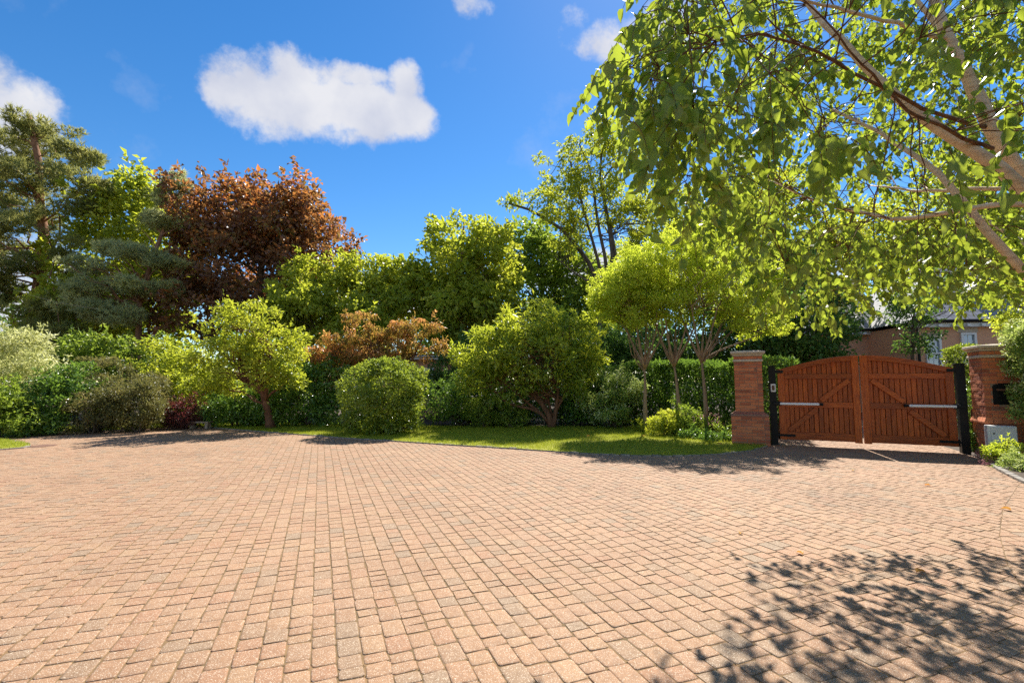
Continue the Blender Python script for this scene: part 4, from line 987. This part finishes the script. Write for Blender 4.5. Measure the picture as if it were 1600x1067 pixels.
# rhododendron
Yr = 15.9
plant('rhododendron', 'wide domed rhododendron with many gnarled bare stems and yellowing leaves', 'small tree',
      [ell(845, 505, 62, 34, Yr), ell(790, 535, 55, 36, Yr-.2), ell(890, 535, 45, 40, Yr), ell(755, 560, 42, 28, Yr-.3), ell(830, 560, 75, 30, Yr-.6), ell(905, 575, 26, 30, Yr), ell(800, 590, 50, 18, Yr-.4), ell(745, 590, 28, 18, Yr), ell(880, 590, 45, 22, Yr)], G(862, 669), 'rhodo', 300, 15500, .16, .058, .19,
      tr((862, 669, Yr), (858, 650, Yr), (850, 635, Yr), (828, 610, Yr), (800, 575, Yr)), .11, 'bark_red', 75, .035, .3,
      extra_trunks=[(tr((864, 669, Yr), (868, 645, Yr), (872, 615, Yr), (870, 570, Yr)), .085), (tr((858, 660, Yr), (840, 640, Yr-.1), (815, 636, Yr-.2), (795, 632, Yr-.2), (770, 610, Yr-.2), (750, 585, Yr-.2)), .06), (tr((860, 665, Yr), (845, 645, Yr-.1), (825, 630, Yr-.1), (805, 612, Yr-.2), (775, 590, Yr-.2)), .06),
                    (tr((866, 665, Yr), (858, 630, Yr+.2), (852, 600, Yr+.2), (846, 560, Yr+.2)), .05), (tr((864, 650, Yr), (878, 625, Yr), (890, 600, Yr), (900, 570, Yr)), .05)], up=.6, outw=.9, spread=.55, shell=.55, flat=.8)
shrub('variegated_shrub', 'upright shrub with cream-edged leaves at the left end of the long hedge', [ell(955, 620, 42, 38, 15.9), ell(945, 640, 36, 30, 15.7), ell(975, 605, 30, 24, 16)], 957, 15.9, 'varieg', 170, 9000, .085, .045, .17, up=.8, shell=.65)
shrub('laurel_shrub', 'shadowed shrub between the rhododendron and the cream-edged shrub', [ell(905, 635, 32, 32, 16.8), ell(925, 600, 26, 30, 17.2)], 908, 16.8, 'laurel', 80, 4200, .1, .05, .2, up=.8)
shrub('bay_shrub', 'dark tall shrub behind the hedge, left of the trio of clipped-stem trees', [ell(960, 545, 40, 32, 19), ell(915, 555, 34, 28, 19.5), ell(1000, 545, 40, 30, 19), ell(1080, 560, 60, 26, 19.5), ell(1150, 560, 50, 26, 19)], 960, 19, 'dark', 170, 8500, .13, .07, .26, up=.8)

shrub('yew_shrub', 'dark tall screen of yew far behind the rhododendron', [ell(760, 560, 50, 45, 21), ell(840, 560, 50, 50, 21), ell(910, 550, 50, 45, 21.5), ell(680, 590, 40, 20, 21.5)], 830, 21, 'dark', 220, 11000, .15, .08, .3, up=.8)
shrub('yew_shrub', 'dark tall screen of yew far behind the trio of thin-stemmed trees', [ell(1000, 555, 55, 45, 21.5), ell(1080, 550, 55, 45, 21.5), ell(1150, 545, 50, 50, 21)], 1075, 21.5, 'dark', 200, 10000, .15, .08, .3, up=.8)
# long laurel hedge
def hedge(name, label, line, h, depth, leaf, nl, L, w, h0=.05, cr=.2):
    line = [np.array(p, float) for p in line]; base = np.array((*line[0], 0)); root = empty(name, base, label=label, cat='hedge')
    P = []; O = []
    tot = sum(np.linalg.norm(b-a) for a, b in zip(line[:-1], line[1:]))
    for a, b in zip(line[:-1], line[1:]):
        L_ = np.linalg.norm(b-a); t = (b-a)/L_; nn = np.array((-t[1], t[0])); k = int(nl*L_/tot)
        s = rng.random(k)*L_; face = rng.random(k); hh = h+.07*np.sin(s*2.3)+.04*np.sin(s*5.1)
        top = face < depth/(2*h+depth); side = np.where(rng.random(k) < .5, -1., 1.)
        off = np.where(top, (rng.random(k)-.5)*depth, side*depth/2); z = np.where(top, hh, h0+(hh-h0)*rng.random(k))
        bulge = .07*np.sin(s*3.1+z*4)+.05*np.sin(s*7+z*9)
        inw = np.abs(rng.normal(0, .10, k)); off = off+np.where(top, 0, side*(bulge-inw)); z = z-np.where(top, inw-.03, 0)
        xy = a+t*s[:, None]+nn*off[:, None]
        P.append(np.column_stack([xy, np.maximum(z, .03)])); O.append(np.where(top[:, None], np.array((0, 0, 1.)), np.column_stack([nn[0]*side, nn[1]*side, np.full(k, .25)])))
    P = np.vstack(P); O = np.vstack(O); k = len(P)
    d = unit(O*.6+rng.normal(size=(k, 3))*.6+np.array((0, 0, .1))); nr = unit(O*.8+rng.normal(size=(k, 3))*.5+np.array((0, 0, .4)))
    V, F, m = leaves_quads(P, d, nr, L*np.exp(rng.normal(0, .25, k)), w*np.exp(rng.normal(0, .25, k)))
    q = .5+.5*np.sin(P[:, 0]*5.3+P[:, 2]*6)*np.sin(P[:, 1]*4.1+P[:, 2]*3); 
    link('foliage', mesh_np('foliage', V-base, F, {'rnd': np.repeat(rng.random(k), m), 'spr': np.repeat(q, m)}), LM[leaf], root)
    mb = MB()
    for a, b in zip(line[:-1], line[1:]):
        L_ = np.linalg.norm(b-a)
        for s in np.arange(.2, L_, .45):
            p = a+(b-a)*s/L_; p = np.array((*p, 0))-base
            for _ in range(3): mb.tube([p, p+np.array((rng.normal()*.15, rng.normal()*.12, h*.5)), p+np.array((rng.normal()*.3, rng.normal()*.2, h*.9))], [.03, .02, .008], 5, False)
    mb.build('stems', M['bark'], root, True)
hedge('laurel_hedge', 'long trimmed laurel hedge running to the free-standing brick pillar', [(1.6, 18.0), (5.5, 16.8), (7.0, 14.6), (7.45, 13.3)], 2.08, 1.1, 'laurel', 27000, .13, .05)
shrub('climbing_hedge', 'pale leafy hedge at the right edge, in front of the letterbox pillar', [ell(1610, 546, 32, 46, 9.3, .4), ell(1640, 605, 36, 78, 9.2, .5), ell(1650, 560, 55, 85, 9.1, .6), ell(1660, 640, 55, 60, 9.0, .6)], 1640, 9.2, 'varieg', 420, 20000, .06, .034, .13, cat='hedge', up=.6, shell=.7, shoots=False)
hedge('trimmed_hedge', 'sunlit hedge top seen between the gate and the letterbox pillar', [(at(1478, 560, 13.2)[0], 13.2), (at(1585, 560, 12.2)[0], 12.2)], 2.35, .8, 'laurelbright', 8500, .075, .04)

# three clipped-stem trees
for i, (x, yb, Yb, hx, hy, lab, bl) in enumerate([
        (1009, 676, 14.4, 1007, 572, 'left one of the three thin-stemmed trees with airy yellow-green heads, nearest the cream-edged shrub', [(985, 470, 48, 40), (960, 450, 30, 28), (1000, 430, 42, 32), (955, 478, 28, 20), (1010, 470, 34, 24), (945, 465, 20, 22)]),
        (1062, 678, 14.0, 1053, 568, 'middle one of the three thin-stemmed trees with airy yellow-green heads', [(1045, 405, 48, 38), (1060, 450, 52, 42), (1010, 415, 34, 30), (1030, 470, 40, 36), (1080, 380, 36, 26), (1050, 478, 36, 22)]),
        (1104, 680, 13.7, 1096, 562, 'right one of the three thin-stemmed trees with airy yellow-green heads, nearest the brick pillar', [(1100, 395, 52, 42), (1140, 430, 58, 48), (1175, 440, 40, 36), (1180, 480, 45, 36), (1110, 470, 48, 40), (1200, 500, 30, 24), (1150, 495, 42, 18), (1120, 370, 34, 20)])]):
    b = G(x, yb); Y = b[1]
    plant('standard_tree', lab, 'tree', [ell(q[0], q[1], q[2]*1.12, q[3]*1.1, Y+rng.uniform(-.5, .5)) for q in bl], b, 'yellow', 250, 23000, .080, .038, .19,
          [b, at(x-1, 640, Y), at((x+hx)/2, 600, Y), at(hx, hy, Y)], .085, 'bark_light', 45, .028, .9, group='three thin-stemmed trees in the lawn bed',
          extra_trunks=[([at(hx, hy+4, Y), at(hx+dx*.5, hy-35, Y+dy*.5), at(hx+dx, hy-85, Y+dy)], .042) for dx, dy in ((-38, .3), (-16, -.4), (4, .5), (26, -.3), (44, .2))]+([([at(hx, hy, Y), at(1130, 545, Y), at(1165, 532, Y), at(1205, 515, Y)], .035)] if i == 2 else []), up=.6, shell=.5)

# plants at their feet
shrub('leafy_shrub', 'yellow-green leafy bush at the foot of the middle thin-stemmed tree', [ell(1045, 660, 22, 16, 13.6), ell(1028, 667, 15, 12, 13.5)], 1045, 13.6, 'bright', 50, 2000, .085, .04, .13, up=.8)
shrub('leafy_shrub', 'taller yellow-green bush between the middle and right thin-stemmed trees', [ell(1080, 656, 14, 16, 13.7), ell(1074, 668, 15, 11, 13.5)], 1080, 13.7, 'mid', 40, 1700, .085, .04, .13, up=.8)
shrub('ground_cover', 'low dark green leafy clump along the foot of the brick pillar', [ell(1125, 683, 28, 8, 12.5), ell(1155, 686, 22, 7, 12.3), ell(1085, 680, 22, 7, 12.9)], 1125, 12.5, 'laurel', 70, 3000, .07, .035, .09, cat='plant', stems=0, up=.8)
def stalks(name, label, P, n, h, spread, leafm, flower=None, cat='plant', wl=.012):
    root = empty(name, P, label=label, cat=cat); c = []; d = []; L = []; fl = []; mb = MB()
    for i in range(n):
        a = np.array((rng.normal()*spread, rng.normal()*spread, 0)); H = h*rng.uniform(.6, 1.1); tip = a+np.array((rng.normal()*.14, rng.normal()*.14, H))
        mb.tube([a, (a+tip)/2+np.array((rng.normal()*.02, 0, 0)), tip], [.006, .005, .003], 4, False)
        for k in range(9):
            t = rng.random(); c.append(a+(tip-a)*t*.75); d.append(unit(np.array((rng.normal(), rng.normal(), .9)))); L.append(rng.uniform(.08, .2))
        if flower and i % 2 == 0:
            for k in range(9): fl.append(tip-(tip-a)*rng.random()*.25)
    c, d, L = np.array(c), np.array(d), np.array(L)
    V, F, m = leaves_quads(c, d, unit(rng.normal(size=c.shape)+np.array((0, 0, .5))), L, np.full(len(L), wl*2))
    mb.build('stalks', LM[leafm], root); link('leaves', mesh_np('leaves', V, F, {'rnd': np.repeat(rng.random(len(c)), m), 'spr': np.repeat(rng.random(len(c)), m)}), LM[leafm], root)
    if fl:
        fl = np.array(fl); V, F, m = leaves_quads(fl, unit(rng.normal(size=fl.shape)), unit(rng.normal(size=fl.shape)), np.full(len(fl), .045), np.full(len(fl), .03))
        link('flowers', mesh_np('flowers', V, F, {'rnd': np.repeat(rng.random(len(fl)), m), 'spr': np.zeros(len(fl)*m)}), LM['pink'], root, kind='stuff')
g = lambda x, y: tuple(G(x, y))
stalks('iris_plant', 'upright sword-leaved plant at the foot of the left thin-stemmed tree', g(1003, 676), 24, .5, .10, 'bright', wl=.016)
stalks('flowering_perennial', 'tall stalks with pink flowers in front of the right thin-stemmed tree', g(1090, 682), 26, .68, .2, 'mid', True)
stalks('flowering_perennial', 'arching dark stalks with purple-pink flowers between the right thin-stemmed tree and the brick pillar', g(1133, 684), 30, .62, .2, 'mid', True)
stalks('weed', 'small weed at the foot of the brick pillar where it meets the lawn', g(1184, 692), 10, .2, .06, 'mid')

# bed at the right, beside the letterbox pillar
shrub('euphorbia', 'lime-yellow leafy clump below the pale meter box', [ell(1568, 702, 18, 14, 9.0), ell(1556, 708, 11, 9, 9.0)], 1566, 9.0, 'yellow', 40, 1500, .055, .026, .08, cat='plant', up=.8, stems=5)
shrub('grey_green_plant', 'pale green low mound at the right edge of the drive', [ell(1592, 726, 24, 14, 8.4), ell(1622, 735, 26, 18, 8.0), ell(1580, 732, 12, 9, 8.35)], 1592, 8.4, 'varieg', 55, 2400, .045, .02, .08, cat='plant', up=.8, stems=4)
shrub('heather_plant', 'strip of pinkish creeping stems along the bed kerb below the letterbox pillar', [ell(1546, 722, 12, 6, 8.95), ell(1538, 714, 9, 5, 9.2), ell(1560, 734, 11, 5, 8.55)], 1546, 8.95, 'pink', 36, 500, .035, .012, .06, cat='plant', up=.8, stems=0)
shrub('ivy', 'dark ivy climbing in the gap between the black post and the letterbox pillar', [ell(1519, 640, 5, 60, 10.6, .14), ell(1518, 690, 6, 16, 10.4, .12)], 1519, 10.6, 'laurel', 60, 1500, .05, .04, .07, cat='plant', stems=4, up=.4)
bedpoly = np.vstack([bed_edge[:-1]+np.array((.02, .02)), [(14, 6.5), (14, 12), (P_R+GDIR*.3)[:2]]])
flat_sheet('flower_bed', bedpoly, .02, M['soil'], kind='structure')
# soil of the border behind the lawn
flat_sheet('border_bed', np.vstack([lawn_back[::-1]+np.array((0, -.02)), [(8, 22), (-14, 22)]]), .012, M['soil'], kind='structure')

# ================================================================== SMALL THINGS
p = G(313, 669.5); root = empty('stone_bench', p, R(-2), label='low stone slab bench at the far edge of the drive, beside the small purple maple', cat='bench')
MB().box((0, 0, .21), (.66, .26, .05), bev=.012).build('seat', M['bench_stone'], root)
for s in (-1, 1): MB().box((s*.25, 0, .095), (.09, .2, .185), bev=.01).build('leg', M['bench_stone'], root)
p = G(258, 668); o = MB().box((0, 0, .05), (.34, .2, .12), bev=.04).build('edging_rock', M['bench_stone'], label='small flat rock at the foot of the purple maple', cat='rock'); o.location = G(284, 668)
o = MB().tube([(0, 0, -.004), (0, 0, .006)], .26, 24).build('drain_cover', M['iron'], label='round rusty drain cover in the paving by the tip of the grass island', cat='drain cover'); o.location = G(66, 696.5)
mb = MB(); a, b = at(20, 452, 23), at(155, 483, 21); mb.tube([a+(b-a)*t-np.array((0, 0, .12*math.sin(PI*t))) for t in np.linspace(0, 1, 10)], .006, 5)
mb.build('overhead_cable', M['bench_stone'], label='thin pale cable crossing in front of the tall pine trunk', cat='cable')
for i, (x, y, s, lab) in enumerate([(1446, 759, .07, 'small orange fallen leaf alone on the sunny paving in front of the gate'), (1580, 798, .09, 'brown crumpled leaf on the curved paving joint at the right'), (1332, 735, .08, 'brown fallen leaf just in front of the left gate leaf'), (1432, 895, .07, 'orange leaf among the tree shadow on the paving'),
                                    (1255, 867, .06, 'tiny dark leaf at the tip of the tree shadow'), (1157, 833, .06, 'tiny dark leaf on open paving between the lawn and the tree shadow'), (917, 685, .10, 'pale fallen leaf on the lawn in front of the rhododendron'), (1127, 698, .1, 'pale fallen leaf on the lawn near the brick pillar'), (1006, 684, .09, 'pale fallen leaf on the lawn near the left thin-stemmed tree')]):
    V, F, m = leaves_birch(np.zeros((1, 3)), np.array([[math.cos(i*2.1), math.sin(i*2.1), .25]]), np.array([[.1, .2, 1.]]), np.array([s]), np.array([s*.75]), .4)
    o = link('fallen_leaf', mesh_np('fallen_leaf', V, F, {'rnd': np.full(m, (i*.37) % 1), 'spr': np.full(m, .5)}), LM['deadleaf'], label=lab, cat='leaf', group='fallen leaves'); pp = G(x, y); o.location = (pp[0], pp[1], .006 if i < 6 else .055)

# ================================================================== THE OVERHANGING BIRCH
def birch():
    base = np.array((6.7, 4.4, 0)); root = empty('birch_tree', base, label='large overhanging birch with pinkish peeling limbs and big leaves, filling the upper right', cat='tree')
    def w(pts): return [at(x, y, Y)-base for x, y, Y in pts]
    fork = at(1690, 520, 4.3)-base
    trunk = [np.zeros(3), np.array((-.15, 0, .9)), fork]
    mb = MB(); P = [path_interp(trunk, t) for t in np.linspace(0, 1, 8)]; mb.tube(P, [.24, .2, .18, .17, .165, .16, .155, .15], 14).build('trunk', M['birch'], root, True)
    Ls = {
        'low': ([fork, *w([(1600, 428, 4.3), (1552, 374, 4.3), (1528, 340, 4.35), (1490, 296, 4.5), (1440, 250, 4.8), (1380, 210, 5.2), (1300, 170, 5.7)])], .048),
        'main': ([fork, *w([(1650, 350, 4.0), (1600, 294, 3.95), (1546, 253, 3.95), (1481, 213, 4.0), (1440, 185, 4.05), (1394, 143, 4.1), (1346, 98, 4.2), (1326, 76, 4.2), (1290, 40, 4.3), (1240, -20, 4.5)])], .074),
        'up': ([fork+np.array((-.02, .1, .2)), *w([(1640, 330, 4.25), (1600, 281, 4.2), (1565, 225, 4.15), (1537, 191, 4.15), (1518, 135, 4.15), (1509, 107, 4.15), (1475, 48, 4.2), (1459, 0, 4.3), (1430, -90, 4.5), (1400, -220, 4.8)])], .070),
        'side': (w([(1540, 200, 4.15), (1500, 190, 4.0), (1470, 180, 3.9), (1425, 163, 3.8), (1394, 143, 3.7), (1330, 110, 3.5), (1250, 70, 3.2), (1180, 50, 3.0), (1120, 62, 2.8)]), .019),
        'brown': (w([(1549, 232, 4.0), (1495, 211, 3.8), (1467, 194, 3.7), (1425, 180, 3.6), (1394, 149, 3.5), (1346, 104, 3.35), (1326, 76, 3.3), (1290, 30, 3.2)]), .018),
        'top': (w([(1480, 60, 4.2), (1445, 56, 4.0), (1400, 38, 3.8), (1346, 22, 3.6), (1270, 5, 3.3), (1200, -10, 3.0)]), .022),
        'flat': (w([(1640, 300, 4.2), (1600, 296, 4.3), (1520, 296, 4.6), (1437, 298, 5.0), (1360, 290, 5.6)]), .024),
        'flatlow': (w([(1640, 320, 4.0), (1567, 317, 4.0), (1510, 326, 4.1), (1457, 335, 4.3), (1400, 345, 4.6), (1313, 325, 5.1), (1271, 314, 5.4), (1180, 270, 6)]), .026),
        'right': ([fork, *w([(1760, 380, 4.4), (1820, 200, 4.6), (1850, 0, 4.9), (1830, -200, 5.2)])], .08),
        'back': ([fork, np.array((.4, 1.2, 2.2)), np.array((.5, 2.4, 3.6)), np.array((.2, 3.5, 4.8))], .07),
        'twin': (w([(1560, 215, 4.3), (1535, 150, 4.35), (1500, 95, 4.4), (1440, 10, 4.6), (1405, -60, 4.8)]), .04)}
    limbs = []
    for nm, (pts, r) in Ls.items():
        Q = [path_interp(pts, t)+rng.normal(size=3)*.006 for t in np.linspace(0, 1, 16)]; limbs.append(np.array(Q))
        MB().tube(Q, [r*(1-.72*i/15) for i in range(16)], 11 if r > .05 else 7).build('limb', M['birch'] if r > .02 else M['bark_red'], root, True)
    # a crown region in plan and height, sampled by eye lines through the outline and by depth
    outline = np.array([(935, 100), (985, 60), (1015, 10), (1030, -40), (1050, -200), (1250, -500), (2100, -500), (2100, 460), (1700, 470), (1600, 440), (1560, 470), (1520, 478), (1480, 488), (1430, 455), (1390, 470), (1340, 498), (1290, 490), (1240, 470), (1190, 430), (1150, 400), (1120, 352), (1060, 318), (1025, 292), (1000, 240), (965, 185)])
    pts = []
    LPX = []
    for nm, (lp, lr_) in Ls.items():
        if nm in ('low', 'main', 'up', 'flat', 'flatlow', 'side', 'brown', 'top'):
            for t in np.linspace(0, 1, 50):
                q = path_interp(lp, t)+base; x, y, d = project(q); LPX.append((x[0], y[0], q[1], lr_*(1-.6*t)*FPX/max(d[0], .5)))
    LPX = np.array(LPX)
    while len(pts) < 3200:
        q = rng.random((4000, 2))*np.array((1200, 1000))+np.array((900, -500)); q = q[in_poly(q, outline)]
        for x, y in q:
            inside = 0 < x < 1600 and y > -20
            if not inside and rng.random() < .4: continue
            u = rng.random()
            left = x < 1090
            if left and u < .55 and rng.random() < .4: continue
            if left: Y = rng.uniform(2.25, 3.2) if u < .55 else rng.uniform(3.3, 6.6)
            elif y < 330 and u < .11: Y = rng.uniform(2.2, 3.1)
            elif u < .38: Y = rng.uniform(3.4, 5.0)
            else: Y = rng.uniform(4.8, 8.2)
            p = at(x, y, Y)
            # the shadow on the paving tells how far the crown reaches
            sh = p-tosun_np*(p[2]/tosun_np[2])
            if sh[1] > 4.15+.15*(sh[0]-3.3) or (sh[1] > 2.35 and sh[0] < .85+.62*(sh[1]-2.3)): continue
            if Y < 4.6 and y > 440: continue
            if 1325 < x < 1545 and y > 462 and rng.random() < .9: continue
            if p[2] > 8.5: continue
            # keep the pinkish limbs readable where they are
            q = (np.abs(LPX[:, 0]-x) < LPX[:, 3]+20) & (LPX[:, 1]-y > -12) & (LPX[:, 1]-y < 55) & (LPX[:, 2] > Y)
            if q.any() and rng.random() < .92: continue
            pts.append(p)
            if len(pts) >= 3200: break
    pts = np.array(pts)-base
    # secondary branches reach from the limbs to clusters of sprays
    LP = np.vstack(limbs); mb = MB(); hubs = pts[rng.choice(len(pts), 420, replace=False)]
    tw = MB()
    for h in hubs:
        d = np.linalg.norm(LP-h, axis=1)+np.maximum(0, LP[:, 2]-h[2])*.3; j = int(np.argmin(d*rng.uniform(.55, 1.5, len(d)))); a = LP[j]
        pth = limb_path(a, h+np.array((0, 0, .12)), .08, 7, .02); mb.tube(pth, [.0045*(1-.7*q/6)+.0012 for q in range(7)], 5, False)
    mb.build('branches', M['bark_red'], root, True)
    C = []; D = []
    for p in pts:
        j = int(np.argmin(np.linalg.norm(hubs-p, axis=1))); h = hubs[j]+np.array((0, 0, .12))
        dirh = p-h; ln = np.linalg.norm(dirh); dirh = dirh/max(ln, .05); dirh[2] = 0
        Lw = rng.uniform(.22, .5); rd = rng.normal(size=3); rd[2] = 0
        d0 = unit(dirh*.5+unit(rd)*.6+np.array((-.1, 0, 0)))
        Q = []; cur = p.copy(); dcur = d0.copy(); n = 6
        for k in range(n+1):
            Q.append(cur.copy()); dcur = unit(dcur+np.array((0, 0, -.30))); cur = cur+dcur*Lw/n
        if ln < .55: tw.tube([h*.0+(h+(p-h)*t-np.array((0, 0, -.05*math.sin(PI*t)))) for t in (0, .5, 1)], [.003, .0025, .002], 3, False)
        tw.tube(Q, [.0028*(1-.6*k/n) for k in range(n+1)], 3, False)
        nlv = int(rng.integers(8, 14))
        for k in range(nlv):
            t = (k+.5)/nlv; c = path_interp(Q, t); tang = unit(path_interp(Q, min(1, t+.1))-path_interp(Q, max(0, t-.1)))
            sd = unit(np.cross(tang, (0, 0, 1.))+1e-6)*(1 if k % 2 else -1)
            dd = unit(tang*.35+sd*.55+np.array((0, 0, -.75))+rng.normal(size=3)*.30); C.append(c+dd*.012); D.append(dd)
    tw.build('twigs', M['twig'], root, kind='stuff')
    C = np.array(C); D = np.array(D); n = len(C)
    nr = unit(rng.normal(size=(n, 3))*.75+np.array((0, 0, .55))); L = .072*np.exp(rng.normal(0, .24, n)); wd = L*rng.uniform(.66, .82, n)
    px, py, dep = project(C+base); vis = (px > 5) & (px < 1595) & (py > 5) & (py < 600) & (dep > 0)
    score = np.where(vis, L*L/dep**2, 0); near = np.zeros(n, bool); near[np.argsort(-score)[:298]] = True
    far = ~near
    V, F, m = leaves_birch(C[far], D[far], nr[far], L[far], wd[far])
    link('leaves', mesh_np('leaves', V, F, {'rnd': np.repeat(rng.random(far.sum()), m), 'spr': np.repeat(rng.random(far.sum()), m)}), LM['birch'], root, kind='stuff')
    LV = []
    for k in range(8):
        V, F, m = leaves_birch(np.zeros((1, 3)), np.array([[1., 0, 0]]), np.array([[0, 0, 1.]]), np.array([1.]), np.array([.74]), .1+.04*k)
        V[:, 2] -= V[:, 0]**2*.05*(k % 3); me = mesh_np('leaf', V, F, {'rnd': np.full(m, (k+.5)/8), 'spr': np.full(m, (k*.37) % 1)}, True); me.materials.append(LM['birch']); LV.append(me)
    for i in np.where(near)[0]:
        o = bpy.data.objects.new('leaf', LV[int(rng.integers(8))]); COL.objects.link(o); o.parent = root
        x = D[i]; y = unit(np.cross(nr[i], x)); z = np.cross(x, y)
        o.matrix_local = Matrix.Translation(C[i]) @ Matrix(((x[0], y[0], z[0]), (x[1], y[1], z[1]), (x[2], y[2], z[2]))).to_4x4() @ Matrix.Diagonal((L[i], L[i], L[i], 1))
tosun_np = np.array(tosun)
birch()
